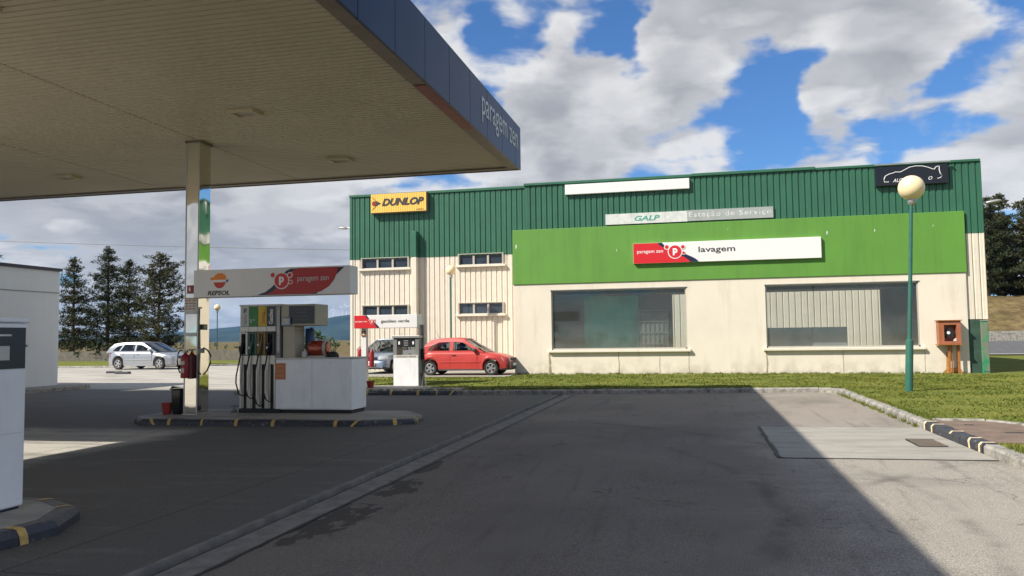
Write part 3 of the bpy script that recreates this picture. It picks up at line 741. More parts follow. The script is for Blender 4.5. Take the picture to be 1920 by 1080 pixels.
MB().box(9.3, 9.78, 31.78, 31.9, .0, 2.05).build('plinth', m_greym, AX)
MB().box(-6.2, 9.95, 44, 60, .1, 7.6).build('rear_wall', m_creamsheet, AX)
for (a, b, c, d) in (W1, W2):
    w = MB().box(a, a+.05, 31.44, 31.54, c, d).box(b-.05, b, 31.44, 31.54, c, d).box(a, b, 31.44, 31.54, d-.05, d).box(a, b, 31.44, 31.54, c, c+.06)
    fr_ = w.build('window', m_alu, AX)
    MB().box(a+.05, b-.05, 31.49, 31.498, c+.06, d-.05).build('pane', m_glass, fr_)
    MB().box(a-.13, b+.13, 31.27, 31.45, c-.10, c-.005).build('sill', m_cream, fr_, bevel=.012)
    MB().box(a-.03, b+.03, 31.375, 31.42, d, d+.03).build('lintel', m_steelg, fr_)
# inside: partitions, then an open yard added so sun reaches the sheet wall
MB().box(-6.95, -4.5, 33.25, 33.35, .14, 3.3).build('inner_wall', m_dark, AX)
MB().box(-4.55, -2.35, 33.1, 33.18, .14, 3.27).box(-3.8, -3.78, 33.47, 33.5, .14, 3.2).box(-3.1, -3.08, 33.47, 33.5, .14, 3.2).build('green_partition', m_teal, AX)
MB().box(-2.35, -.98, 33.2, 33.3, .14, 3.27).build('inner_wall', m_dark, AX)
MB().box(6.84, 9.7, 33.25, 33.35, .14, 3.3).build('inner_wall', m_dark, AX)
corr(MB(), -6.5, 9.7, .14, 6.5, 37.2, pitch=.26).build('added_yard_wall', m_creamsheet, AX, fix=False)
MB().box(2.0, 5.55, 32.9, 33.5, .14, 1.86).build('counter', m_cnt, AX, bevel=.02)
tk = thing('crate_tank', 'grey caged liquid tank seen through the dusty left shop window', 'tank', (-1.65, 33, .14))
MB().box(-2.2, -1.15, 32.3, 33.1, .3, 2.55).build('tank_body', m_greym, tk, bevel=.08)
mb = MB()
for i in range(7): mb.box(-2.24+i*.18, -2.22+i*.18, 32.25, 32.28, .3, 2.62)
for i in range(6): mb.box(-2.24, -1.13, 32.24, 32.27, .4+i*.44, .43+i*.44)
mb.build('cage', m_greym, tk)
# stains and cracks of the render
def stain(x, z0, z1, w, name='crack', mat=None):
    n = 9; L = []; Rr = []
    for i in range(n):
        z = lerp(z0, z1, i/(n-1)); c = x+.025*mnoise.noise(Vector((x*7, z*3, 1))); ww = w*(.35+.65*random.random())
        L.append((c-ww/2, 31.397, z)); Rr.append((c+ww/2, 31.397, z))
    MB().raw(L+Rr, [(i, i+1, n+i+1, n+i) for i in range(n-1)]).build(name, mat or m_stain, AX, fix=False)
for x, z, s_ in ((4.72, 5.32, .05), (6.35, 5.33, .035), (8.3, 5.42, .025), (-7.0, 5.25, .06), (-3.0, 4.95, .03), (1.2, 5.6, .02)):
    MB().prism([(x-s_*.4, z-s_*1.8), (x+s_*.3, z-s_*1.2), (x+s_*.5, z+s_*.6), (x, z+s_*1.5), (x-s_*.4, z+s_*.3)], Frame((0, 31.359, 0)), 0, .001).build('paint_chip', m_greyface, AX)
for x, z1, w in ((-5.7, 1.0, .12), (-3.0, 1.0, .05), (-1.45, .85, .04), (2.47, 1.0, .08), (5.12, .98, .035), (-.36, 1.0, .035), (7.85, 1.0, .03)): stain(x, .2, z1, w)

for nm, x0, x1, z0, z1, Y, lab in (('blank_sign', -4.98, -.17, 7.22, 7.62, 31.45, 'long blank white sign high on the dark green parapet'),):
    s = thing(nm, lab, 'sign', ((x0+x1)/2, Y, z0)); MB().box(x0, x1, Y-.12, Y+.01, z0, z1).build('sign_box', m_whiteface, s, bevel=.015)
# GALP sign and its faded lettering panel
s = thing('faded_sign', 'faded whitish GALP sign with peeled grey lettering strip on top of the lime band', 'sign', (-.3, 31.5, 5.95))
MB().box(-3.41, -.28, 31.38, 31.455, 5.96, 6.37).build('sign_box', m_greyface, s); MB().box(-.275, 2.86, 31.385, 31.455, 5.97, 6.385).build('sign_box', m_cnt, s)
F1 = Frame((0, 31.379, 0)); text('GALP', F1, -2.28, 6.06, .96, .2, m_teal_ink, parent=s, bold=.02, shear=.25)
F1b = Frame((0, 31.384, 0)); text('Estação de Serviço', F1b, -.22, 6.07, 3.02, .24, m_greyface, parent=s, bold=.01, spacing=1.2)
# paragem zen emblem + swoosh helper
def emblem(fr, cx, cy, r, parent, ring=m_whiteface, n0=.006):
    MB().prism(circ(cx, cy, r*1.14, 28), fr, n0, n0+.004).build('emblem_ring', ring, parent)
    e = MB().prism(circ(cx, cy, r, 28), fr, n0+.004, n0+.008).build('emblem', m_red, parent)
    text('p', fr, cx-r*.34, cy-r*.58, r*.72, r*1.12, m_white_ink, 'emblem_letter', e, n0+.009, .003, bold=.04)
    for a, b, q in ((-1.28, .78, .34), (1.22, .72, .32), (1.32, -.22, .24)):
        MB().prism(circ(cx+a*r, cy+b*r, q*r*1.3, 16), fr, n0+.001, n0+.005).build('bubble_ring', ring, parent)
        MB().prism(circ(cx+a*r, cy+b*r, q*r*.9, 16), fr, n0+.006, n0+.009).build('bubble', m_red, parent)
def scurve(x0, z0, x1, z1, n=14):
    return [(lerp(x0, x1, sstep(i/(n-1), 0, 1)*.75+.25*i/(n-1)), lerp(z0, z1, i/(n-1))) for i in range(n)]
s = thing('wash_sign', 'white sign reading lavagem with red left end, on the lime green band', 'sign', (1.07, 31.35, 4.38))
MB().box(-2.35, 4.49, 31.24, 31.355, 4.385, 5.165).build('sign_box', m_whiteface, s, bevel=.008)
F2 = Frame((0, 31.238, 0))
MB().prism([(-2.345, 4.39), (.10, 4.39)]+scurve(.10, 4.39, -1.25, 5.16)[1:]+[(-2.345, 5.16)], F2, 0, .003).build('swoosh', m_navy, s)
MB().prism([(-2.345, 4.39), (-.22, 4.39)]+scurve(-.22, 4.39, -1.42, 5.16)[1:]+[(-2.345, 5.16)], F2, .003, .006).build('red_panel', m_red, s)
emblem(F2, -.77, 4.80, .24, s)
text('paragem zen', F2, -2.2, 4.74, .98, .13, m_white_ink, parent=s, n0=.007)
text('lavagem', F2, .1, 4.68, 1.34, .28, m_ink, parent=s, n0=.001, bold=.01)
# tyre maker sign
s = thing('tyre_sign', 'yellow ribbed sign with black DUNLOP lettering at the left end of the green cladding', 'sign', (-13.65, 35.9, 7.6))
mb = MB()
for i in range(24): mb.box(-15.03+i*.1155, -15.03+(i+1)*.1155-.012, 35.70, 35.77, 7.62, 8.5)
mb.build('ribbed_face', m_yellow, s); MB().box(-15.05, -12.24, 35.75, 35.97, 7.58, 8.53).build('sign_box', m_lip, s, bevel=.015)
F3 = Frame((0, 35.698, 0))
text('DUNLOP', F3, -14.47, 7.92, 2.1, .36, m_ink, parent=s, bold=.045, shear=.3, th=.01)
MB().prism([(-14.78, 7.93), (-14.52, 8.06), (-14.78, 8.2)], F3, .0, .01).build('arrow', m_ink, s)
MB().prism([(-14.98, 7.75), (-14.95, 7.75), (-14.62, 8.06), (-14.95, 8.37), (-14.98, 8.37), (-14.66, 8.06)], F3, .0, .008).build('arrow_outline', m_ink, s)
MB().prism(circ(-14.86, 8.06, .12, 14), F3, .0, .008).build('arrow_disc', m_drumred, s)
MB().box(-12.75, -12.4, 35.693, 35.70, 7.68, 7.71).build('small_print', m_ink, s)
# black car sign
s = thing('car_sign', 'black sign with white car outline at the right end of the green parapet', 'sign', (7.65, 31.6, 6.95))
MB().box(6.44, 8.86, 31.30, 31.455, 6.92, 7.63).build('sign_box', m_blackgloss, s, bevel=.015)
F4 = Frame((6.44, 31.298, 6.92))
cl = [(.45, .14), (.30, .14), (.29, .25), (.34, .36), (.48, .43), (.62, .46), (.68, .49), (.86, .48), (1.02, .56), (1.18, .64), (1.38, .67), (1.6, .66), (1.8, .60), (1.95, .53), (2.02, .52), (2.04, .58), (2.12, .62), (2.18, .62), (2.17, .5), (2.2, .36), (2.26, .28), (2.2, .2), (2.1, .18)]
MB().tube([F4(u*.98, v, .005) for u, v in cl], .014, 6).build('car_outline', m_white_ink, s)
text('AUTO', F4, .58, .12, .48, .13, m_white_ink, parent=s, shear=.3); text('O', F4, 1.76, .15, .13, .12, m_white_ink, parent=s, shear=.3)
MB().box(6.42, 8.93, 31.26, 31.34, 7.68, 7.72).build('light_rail', m_steelg, s)

def wall_lamp(loc, sgn, label):
    x, y, z = loc; t = thing('wall_lamp', label, 'lamp', loc, 'floodlights on the corners of the green cladding')
    MB().tube([(x, y, z), (x+sgn*.2, y, z+.02)], .03, 8).build('arm', m_steelg, t)
    o = MB().lathe([(.01, -.28), (.08, -.2), (.115, 0), (.10, .16), (.03, .26)], (0, 0, 0), 12, 'X').build('lamp_head', m_steelg, t, smooth=True)
    o.matrix_parent_inverse = Matrix(); o.location = (sgn*.42, 0, .02); o.scale = (1, 1, .6); o.rotation_euler = (0, -sgn*.12, 0)
wall_lamp((9.95, 31.6, 6.2), 1, 'grey floodlight sticking out at the right corner of the green cladding')
wall_lamp((-16.22, 36.1, 7.0), -1, 'grey floodlight sticking out at the left corner of the green cladding')

# fire hose cabinet
fc = thing('hose_cabinet', 'weathered orange fire hose cabinet with broken window on rusty legs', 'cabinet', (8.62, 31.1, .16))
fcm = MB().box(8.25, 8.96, 31.05, 31.34, 1.2, 1.28).box(8.25, 8.96, 31.05, 31.34, 1.86, 2.0).box(8.25, 8.42, 31.05, 31.34, 1.28, 1.86).box(8.82, 8.96, 31.05, 31.34, 1.28, 1.86).box(8.25, 8.96, 31.3, 31.34, 1.28, 1.86)
fcm.build('box', m_rustbox, fc); MB().box(8.20, 9.0, 31.0, 31.36, 2.0, 2.03).box(8.20, 9.0, 31.0, 31.36, 1.155, 1.195).build('rim', m_rust, fc)
MB().lathe([(.02, -.06), (.17, -.06), (.17, -.02), (.08, -.02), (.08, .02), (.17, .02), (.17, .06), (.02, .06)], (8.62, 31.2, 1.56), 20, 'Y').build('hose_reel', m_black, fc, smooth=True)
MB().lathe([(.01, -.09), (.055, -.085), (.055, 0)], (8.58, 31.2, 1.58), 14, 'Y').build('nozzle', m_whiteface, fc, smooth=True)
MB().raw([(8.70, 31.08, 1.29), (8.81, 31.08, 1.29), (8.81, 31.08, 1.40), (8.74, 31.085, 1.36)], [(0, 1, 2, 3)]).build('broken_glass', m_greyface, fc)
for x in (8.55, 8.86): MB().box(x, x+.07, 31.16, 31.22, .1, 1.16).build('leg', m_rust, fc)
MB().box(8.66, 8.70, 31.2, 31.24, .1, 1.16).build('pipe', m_rust, fc)
# rust run on the wall base below it
for x, w_, z in ((8.60, .16, .9), (8.92, .12, 1.1), (8.75, .7, .34)):
    n = 8; L = [(x-w_/2*(1-.5*i/7*random.uniform(.6, 1)), 31.3985, lerp(.14, z, i/7)) for i in range(n)]; Rr = [(x+w_/2*(1-.5*i/7*random.uniform(.6, 1)), 31.3985, lerp(.14, z, i/7)) for i in range(n)]
    m_rs = M('rust_stain', (.50, .26, .07), .9, var=.3, vs=6)
    MB().raw([(a, b-.0005*w_*10, c) for a, b, c in L+Rr], [(i, i+1, n+i+1, n+i) for i in range(n-1)]).build('rust_stain', m_rs, AX, fix=False)
# green service cabinet at the right corner
gc = thing('service_cabinet', 'weathered green metal cabinet, paint peeled to grey, at the right corner of the building', 'cabinet', (9.9, 31.4, .15))
MB().box(9.70, 9.93, 31.38, 31.6, .15, 1.98).build('body', m_greendoor, gc, bevel=.01)
MB().box(9.69, 9.94, 31.36, 31.62, 1.98, 2.02).build('top', m_steelg, gc)
MB().box(9.715, 9.915, 31.366, 31.38, .22, 1.92).build('door', m_greendoor, gc)
MB().box(9.31, 9.69, 31.47, 31.6, .12, 2.03).build('gap_fill', M('dark_green_fill', (.03, .07, .05), .7, var=.3, vs=4), gc)  # dark green sheet filling the gap between wall end and cabinet

# shop at the left edge
SH = thing('shop_building', 'plain white flat roofed shop wall at the left edge of the forecourt', 'building', (-23.8, 26, 0))
MB().box(-42, -23.77, 6, 26.19, -.15, 4.36).build('wall', m_whitewall, SH, bevel=.02)
MB().box(-42.1, -23.70, 5.9, 26.25, 4.36, 4.47).build('roof_edge', m_navy, SH)
MB().box(-23.775, -23.745, 6, 26.2, 3.52, 3.545).build('wall_joint', m_greym, SH)
sw = MB().prism([(-23.9, 5), (-22.35, 5), (-22.3, 25.8), (-22.6, 26.5), (-23.2, 26.8), (-42, 26.8), (-42, 5)], lambda u, v, n: (u, v, n), -.2, .035)
struct(sw.build('pavement', m_kerb, bevel=.02))

# ------------------------------------------------------------------ canopy
CZ = 5.95; CX = -4.36; CYf = 20.22; NX = -14.75; NY = 7.75
CP = thing('canopy', 'wide petrol station canopy with beige ribbed soffit and blue grey fascia on a steel column', 'canopy', (-10.6, 12, 0))
def soffit_strip(x0, x1, y0, y1, mb):
    n = int(round((y1-y0)/.15)); pr = []
    for i in range(n):
        b = y0+i*.15; pr += [(b, 0), (b+.108, 0), (b+.114, .045), (b+.142, .045), (b+.15, 0)]
    vs = [(x0, y, CZ+d+.03) for y, d in pr]+[(x1, y, CZ+d+.03) for y, d in pr]; k = len(pr)
    mb.raw(vs, [(i, i+1, k+i+1, k+i) for i in range(k-1)])
mb = MB()
for a, b in ((-4.58, -10.49), (-10.51, NX+.01)): soffit_strip(b, a, -6, 20.1, mb)
for a, b in ((NX-.01, -20.3), (-20.32, -25.2)): soffit_strip(b, a, NY, 20.1, mb)
mb.build('soffit', m_soffit, CP, fix=False)
MB().box(NX, CX-.02, -6, CYf-.02, CZ+.16, CZ+.9).box(-25.2, NX, NY, CYf-.02, CZ+.16, CZ+.9).build('roof', m_greym, CP)
fa = MB(); y = CYf
for y1 in [19.6, 18.2, 16.82, 15.45, 14.05, 12.68, 11.3, 9.92, 8.54, 7.16, 5.78, 4.4, 3.02, 1.64, .26, -1.1, -2.5, -3.9, -6.0]:
    fa.box(CX-.05, CX, y1+.006, y-.006 if y < CYf else y, CZ-.02, 7.04); y = y1
x = CX-.055
while x > -25: fa.box(x-1.38+.012, x, CYf-.05, CYf, CZ-.02, 7.04); x -= 1.38
fa.build('fascia', m_fascia, CP, bevel=.006)
lp = MB().box(CX-.30, CX-.055, -6, CYf-.30, CZ-.006, CZ+.02).box(-25.2, CX-.055, CYf-.28, CYf-.055, CZ-.006, CZ+.02)
lp.build('edge_lip', m_lip, CP); MB().box(CX-.28, CX-.06, 12.9, 15.9, CZ-.016, CZ-.008).build('edge_lip', M('faded_red_lip', (.22, .03, .025), .5, var=.2), CP)
F5 = Frame((CX, 0, 0), (0, 1, 0), (0, 0, 1))
text('paragem zen', F5, 16.36, 6.2, 3.5, .56, M('dull_white_lettering', (.55, .58, .62), .5, var=0), parent=CP, n0=.001, th=.008)
def column(x0, x1, y0, y1, z0, name='column'):
    c = MB().box(x0, x1, y0, y1, z0, CZ+.03).build(name, m_steel, CP, bevel=.012)
    MB().box(x0-.03, x1+.03, y0-.03, y1+.03, z0-.05, z0+.03).build('base_plate', m_steelg, c)
    MB().box(x0-.006, x0+.022, y0-.006, y0+.001, z0+.03, CZ).box(x1-.022, x1+.006, y0-.006, y0+.001, z0+.03, CZ).build('corner_bead', m_steelg, c)
    MB().box(x0-.03, x1+.03, y0-.03, y1+.03, CZ-.02, CZ+.028).build('collar', m_lip, c)
    return c
column(-10.77, -10.45, 15.38, 15.80, .04); column(-10.77, -10.45, 5.75, 6.15, .04)
def canopy_lamp(x, y, label):
    t = thing('canopy_lamp', label, 'lamp', (x, y, CZ-.1), 'square lamps in the canopy ceiling')
    MB().box(x-.27, x+.27, y-.2, y-.16, CZ-.03, CZ+.04).box(x-.27, x+.27, y+.16, y+.2, CZ-.03, CZ+.04).box(x-.27, x-.2, y-.16, y+.16, CZ-.03, CZ+.04).box(x+.2, x+.27, y-.16, y+.16, CZ-.03, CZ+.04).build('frame', m_soffit, t)
    MB().box(x-.2, x+.2, y-.16, y+.16, CZ+.0, CZ+.02).build('lens', m_beige, t)
canopy_lamp(-8.33, 13.68, 'unlit square lamp in the canopy ceiling nearest the steel column'); canopy_lamp(-8.33, 17.9, 'unlit square lamp in the canopy ceiling near the far edge, right of the steel column')
canopy_lamp(-16.0, 17.84, 'unlit square lamp in the canopy ceiling, far left of the steel column'); canopy_lamp(-9.0, 8.35, 'unlit square lamp in the canopy ceiling at the top left corner of the photo')

# ------------------------------------------------------------------ pump islands
def island(name, pts, zg, h, label, stripes, inset=.09):
    t = thing(name, label, 'island', (sum(p[0] for p in pts)/len(pts), sum(p[1] for p in pts)/len(pts), zg))
    cx = sum(p[0] for p in pts)/len(pts); cy = sum(p[1] for p in pts)/len(pts); n = len(pts)
    # inner ring by moving edges inwards
    def offset(d):
        out = []
        for i in range(n):
            p0, p1, p2 = Vector(pts[i-1]), Vector(pts[i]), Vector(pts[(i+1) % n])
            e1 = (p1-p0).normalized(); e2 = (p2-p1).normalized(); n1 = Vector((-e1.y, e1.x)); n2 = Vector((-e2.y, e2.x))
            b = (n1+n2); b = b/b.length_squared*2; out.append((p1.x+b.x*d, p1.y+b.y*d))
        return out
    rings = [(0, -.12), (.01, h*.55), (.045, h*.93), (.085, h), (.20, h)]
    vs = []
    for d, z in rings: vs += [(x, y, zg+z) for x, y in offset(d)]
    fs = [(k*n+i, k*n+(i+1) % n, (k+1)*n+(i+1) % n, (k+1)*n+i) for k in range(len(rings)-1) for i in range(n)]
    MB().raw(vs, fs).build('kerb', m_kerbblack, t)
    top = offset(.195); MB().prism(top, lambda u, v, w_: (u, v, w_), zg-.05, zg+h+.002).build('slab', m_conc, t)
    for (i, f, wd, slant) in stripes:
        a, b = Vector(pts[i]), Vector(pts[(i+1) % n]); L = (b-a).length; u = (b-a)/L; nn = Vector((-u.y, u.x))
        def P(s_, d, z): q = a+u*s_+nn*d; return (q.x-nn.x*.003, q.y-nn.y*.003, zg+z+.003)
        pr = [(0, .0, 0), (.012, h*.55, slant*.55), (.046, h*.93, slant*.93), (.086, h, slant), (.19, h, slant)]
        vs = [P(f*L+sl, d, z) for d, z, sl in pr]+[P(f*L+wd+sl, d, z) for d, z, sl in pr]
        MB().raw(vs, [(k, k+1, 5+k+1, 5+k) for k in range(4)]).build('yellow_band', m_tape, t, fix=False)
    return t
isl2 = [(-11.15, 14.5), (-6.42, 14.5), (-5.42, 15.05), (-5.55, 15.95), (-6.2, 16.85), (-11.1, 16.85), (-11.7, 16.2), (-11.65, 14.95)]
island('pump_island', isl2, -.075, .125, 'black kerbed pump island with yellow bands carrying the steel column and white counter', [(0, .06, .07, -.12), (0, .13, .07, 0), (0, .29, .05, 0), (0, .45, .07, 0), (0, .62, .07, 0), (0, .90, .07, 0), (0, .97, .06, .12), (1, .62, .08, 0), (2, .25, .07, 0), (7, .55, .05, 0), (3, .5, .07, 0)])
isl1 = [(-13, 4.9), (-6.1, 4.9), (-5.62, 5.2), (-5.48, 5.6), (-5.44, 6.05), (-5.72, 6.62), (-6.3, 6.95), (-13, 6.95)]
island('pump_island', isl1, -.055, .13, 'dark blue kerbed pump island with a yellow band in the lower left corner', [(2, .12, .07, .0), (3, .15, .08, 0), (5, .1, .05, 0), (5, .85, .07, 0)])
isl3 = [(-11.8, 23.0), (-7.5, 22.96), (-6.98, 23.1), (-6.98, 26.1), (-11.8, 26.1)]
island('pump_island', isl3, -.07, .13, 'small far pump island with yellow bands in front of the lawn', [(0, .45, .08, 0), (0, .63, .08, 0), (0, .83, .08, 0), (0, .97, .05, .0), (1, .5, .06, .1)])

# ------------------------------------------------------------------ brand sign on the column
s = thing('brand_sign', 'long white box sign reading REPSOL and paragem zen beside the steel column', 'sign', (-8.5, 15.4, 2.52))
MB().box(-10.44, -6.86, 15.2, 15.6, 2.54, 3.12).build('sign_box', m_whiteface, s, bevel=.012)
F6 = Frame((0, 15.2, 0))
MB().prism([(-8.95, 2.555), (-7.6, 2.555)]+[(-7.6, 2.555)]+[(-6.98, 3.09), (-8.18, 3.09)]+[(-8.3, 3.03), (-8.42, 2.9), (-8.6, 2.72), (-8.75, 2.62)], F6, 0, .003).build('swoosh', m_navy, s)
MB().prism([(-8.72, 2.56), (-7.72, 2.56), (-7.5, 2.60), (-7.32, 2.70), (-7.2, 2.84), (-7.14, 2.98), (-7.12, 3.095), (-8.02, 3.095), (-8.12, 3.05), (-8.25, 2.95), (-8.42, 2.76), (-8.55, 2.65)], F6, .003, .006).build('red_panel', m_darkred, s)
emblem(F6, -8.38, 2.845, .155, s)
text('paragem zen', F6, -8.02, 2.79, .70, .115, M('dim_white_lettering', (.6, .55, .55), .5, var=0), parent=s, n0=.007)
lg = MB().prism(circ(-9.82, 2.86, .135, 20, math.pi*1.02, math.pi*1.98), F6, 0, .004).build('logo', m_repred, s)
MB().prism([(-9.96, 2.855), (-9.68, 2.855), (-9.67, 2.895), (-9.97, 2.895)], F6, 0, .004).build('logo_band', m_white_ink, lg)
MB().prism([(-9.68, 2.84), (-9.62, 2.86), (-9.60, 2.905), (-9.66, 2.905)], F6, 0, .004).build('logo_crescent', m_emblue, lg)
MB().prism([(-10.03, 2.905), (-9.68, 2.905), (-9.66, 2.95), (-9.69, 3.0), (-9.76, 3.04), (-9.85, 3.045), (-9.92, 3.01), (-9.95, 2.965), (-10.02, 2.955), (-10.05, 2.93)], F6, 0, .004).build('logo_cap', m_orange, lg)
text('REPSOL', F6, -10.1, 2.58, .52, .095, m_ink, parent=s, bold=.03, shear=.22)
# notices on the column
def plate(name, label, x0, x1, z0, z1, mat, cat='notice', y=15.374, extra=None):
    o = thing(name, label, cat, ((x0+x1)/2, y, z0)); MB().box(x0, x1, y-.012, y-.001, z0, z1).build('plate', mat, o)
    if extra: extra(o, Frame((0, y-.012, 0)))
    return o
def fire_x(o, f):
    MB().prism([(-10.665, 2.69), (-10.625, 2.69), (-10.625, 2.76), (-10.645, 2.79), (-10.665, 2.76)], f, 0, .003).build('symbol', m_white_ink, o)
    MB().box(-10.74, -10.55, 15.355, 15.362, 2.635, 2.65).build('plate_edge', m_steelg, o)
plate('fire_sign', 'small red fire extinguisher sign on the left face of the steel column', -10.71, -10.57, 2.65, 2.82, m_extred, 'sign', extra=fire_x)
def lines_x(o, f):
    for i, z in enumerate((2.48, 2.42, 2.36, 2.30)):
        for k in range(3): MB().box(-10.75+k*.09, -10.69+k*.09+.012*(i % 2), 15.357, 15.362, z, z+.022).build('print', m_notice, o)
    MB().box(-10.76, -10.47, 15.356, 15.361, 2.53, 2.545).build('print', m_notice, o)
plate('paper_notice', 'pale notice with rows of orange print on the steel column above the extinguisher', -10.765, -10.465, 2.2, 2.55, m_greyface, extra=lines_x)
def lab_x(o, f): text('GALP', f, -10.74, 1.735, .22, .055, m_ink, parent=o, th=.002)
plate('name_plate', 'narrow pale name plate on the steel column, below the notice', -10.77, -10.48, 1.72, 1.80, m_greyface)
o = thing('card_sticker', 'small dark sticker on the right face of the steel column', 'sticker', (-10.44, 15.6, 1.9)); MB().box(-10.449, -10.443, 15.46, 15.72, 1.86, 1.98).build('plate', m_ink, o); MB().box(-10.443, -10.440, 15.58, 15.70, 1.88, 1.96).build('print', m_steelg, o)
# extinguisher on the column
ex = thing('fire_extinguisher', 'large red fire extinguisher with black hose hanging on the steel column', 'extinguisher', (-10.68, 15.28, .85))
MB().lathe([(.02, .0), (.088, .01), (.092, .04), (.092, .42), (.075, .48), (.035, .52), (.03, .55)], (-10.66, 15.26, .83), 20).build('cylinder', m_extred, ex, smooth=True)
MB().box(-10.695, -10.625, 15.163, 15.172, .95, 1.05).box(-10.705, -10.615, 15.162, 15.171, 1.12, 1.2).build('label_plate', m_paper, ex)
MB().tube([(-10.66, 15.26, 1.37), (-10.66, 15.26, 1.43)], .025, 8).box(-10.74, -10.58, 15.245, 15.275, 1.42, 1.445).build('valve', m_steelg, ex)
MB().tube([(-10.72, 15.25, 1.42), (-10.77, 15.24, 1.43), (-10.82, 15.24, 1.36), (-10.84, 15.24, 1.2), (-10.81, 15.24, 1.04), (-10.76, 15.22, .95)], .014, 8).build('hose', m_black, ex, smooth=True)
MB().box(-10.60, -10.49, 15.25, 15.37, .82, 1.32).build('bracket', M('maroon_metal', (.09, .008, .012), .5), ex, bevel=.01)  # dark maroon block serving as the darker right side of the extinguisher
ah = thing('air_hose', 'black air hose looped on the right side of the steel column', 'hose', (-10.40, 15.6, 1.2))
MB().tube([(-10.44, 15.5, 1.42), (-10.38, 15.5, 1.47), (-10.30, 15.52, 1.42), (-10.24, 15.55, 1.3), (-10.25, 15.55, 1.15), (-10.33, 15.55, .98), (-10.42, 15.55, .9)], .016, 8).build('hose', m_black, ah, smooth=True)
MB().box(-10.45, -10.40, 15.46, 15.56, 1.36, 1.46).build('bracket', m_steelg, ah)
bn = thing('rubbish_bin', 'tall black plastic bin left of the steel column', 'bin', (-10.95, 15.45, .05))
MB().prism([(-11.07, 15.36), (-10.85, 15.36), (-10.85, 15.6), (-11.07, 15.6)], lambda u, v, n: (-10.96+(u+10.96)*(.82+.18*(n-.05)/.55), 15.48+(v-15.48)*(.82+.18*(n-.05)/.55), n), .05, .58).build('body', m_blackgloss, bn, bevel=.01)
MB().box(-11.09, -10.83, 15.34, 15.62, .58, .60).raw([(-11.12, 15.4, .60), (-11.06, 15.38, .66), (-10.86, 15.4, .64), (-10.84, 15.58, .63), (-11.08, 15.6, .61)], [(0, 1, 2, 3, 4)]).build('lid', m_black, bn)
def bucket(x, y, z, r, h, label, mat=m_bucket):
    t = thing('bucket', label, 'bucket', (x, y, z), 'red buckets on the pump islands')
    MB().lathe([(r*.72, 0), (r*.74, .01), (r, h), (r*1.08, h), (r*1.08, h-.02), (r*.97, h-.02), (r*.7, .02)], (x, y, z), 20).build('body', mat, t, smooth=True)
    MB().tube([(x+r*math.cos(a)*1.05, y-.01, z+h*.95-r*.5*math.sin(a)) for a in np.linspace(0, math.pi, 9)], .005, 6).build('handle', m_steelg, t)
bucket(-11.2, 15.42, .05, .115, .25, 'red bucket beside the black bin, left of the steel column')
bucket(-10.18, 24.1, .06, .13, .22, 'red bucket with worn white print on the far pump island')
sv = thing('floor_valve', 'small black pipe fitting standing on the pump island right of the steel column', 'pipe fitting', (-9.95, 16.0, .05))
MB().tube([(-9.95, 16, .04), (-9.95, 16, .22)], .025, 8).tube([(-10.03, 16, .19), (-9.85, 16, .19)], .02, 8).tube([(-10.0, 16, .08), (-9.9, 16, .08)], .035, 8).build('pipe', m_greym, sv, smooth=True)

# ------------------------------------------------------------------ middle fuel dispenser
DP = thing('fuel_dispenser', 'grey four hose fuel dispenser with white, green, yellow and black labels', 'fuel pump', (-9.2, 16.1, .05))
yF = 15.90
MB().box(-9.76, -8.80, yF+.05, yF+.6, .14, 2.36).build('body', m_greym, DP, bevel=.01)
MB().box(-9.78, -8.78, yF+.0, yF+.62, 2.36, 2.40).build('top', m_steelg, DP)
MB().box(-9.78, -8.78, yF+.0, yF+.62, .045, .14).build('plinth', m_black, DP)
cols = [(-9.765, -9.555), (-9.555, -9.335), (-9.335, -9.125), (-9.125, -8.91)]
labm = [m_greyface, m_greenlab, m_yellab, m_blackgloss]; FD = Frame((0, yF+.01, 0))
tints = [m_greym, M('teal_holster', (.05, .12, .10), .5), M('ochre_holster', (.22, .15, .05), .5), M('black_holster', (.03, .03, .03), .5)]
m_dull = M('dull_stainless', (.38, .37, .35), .35, .7, var=.12, vs=3)
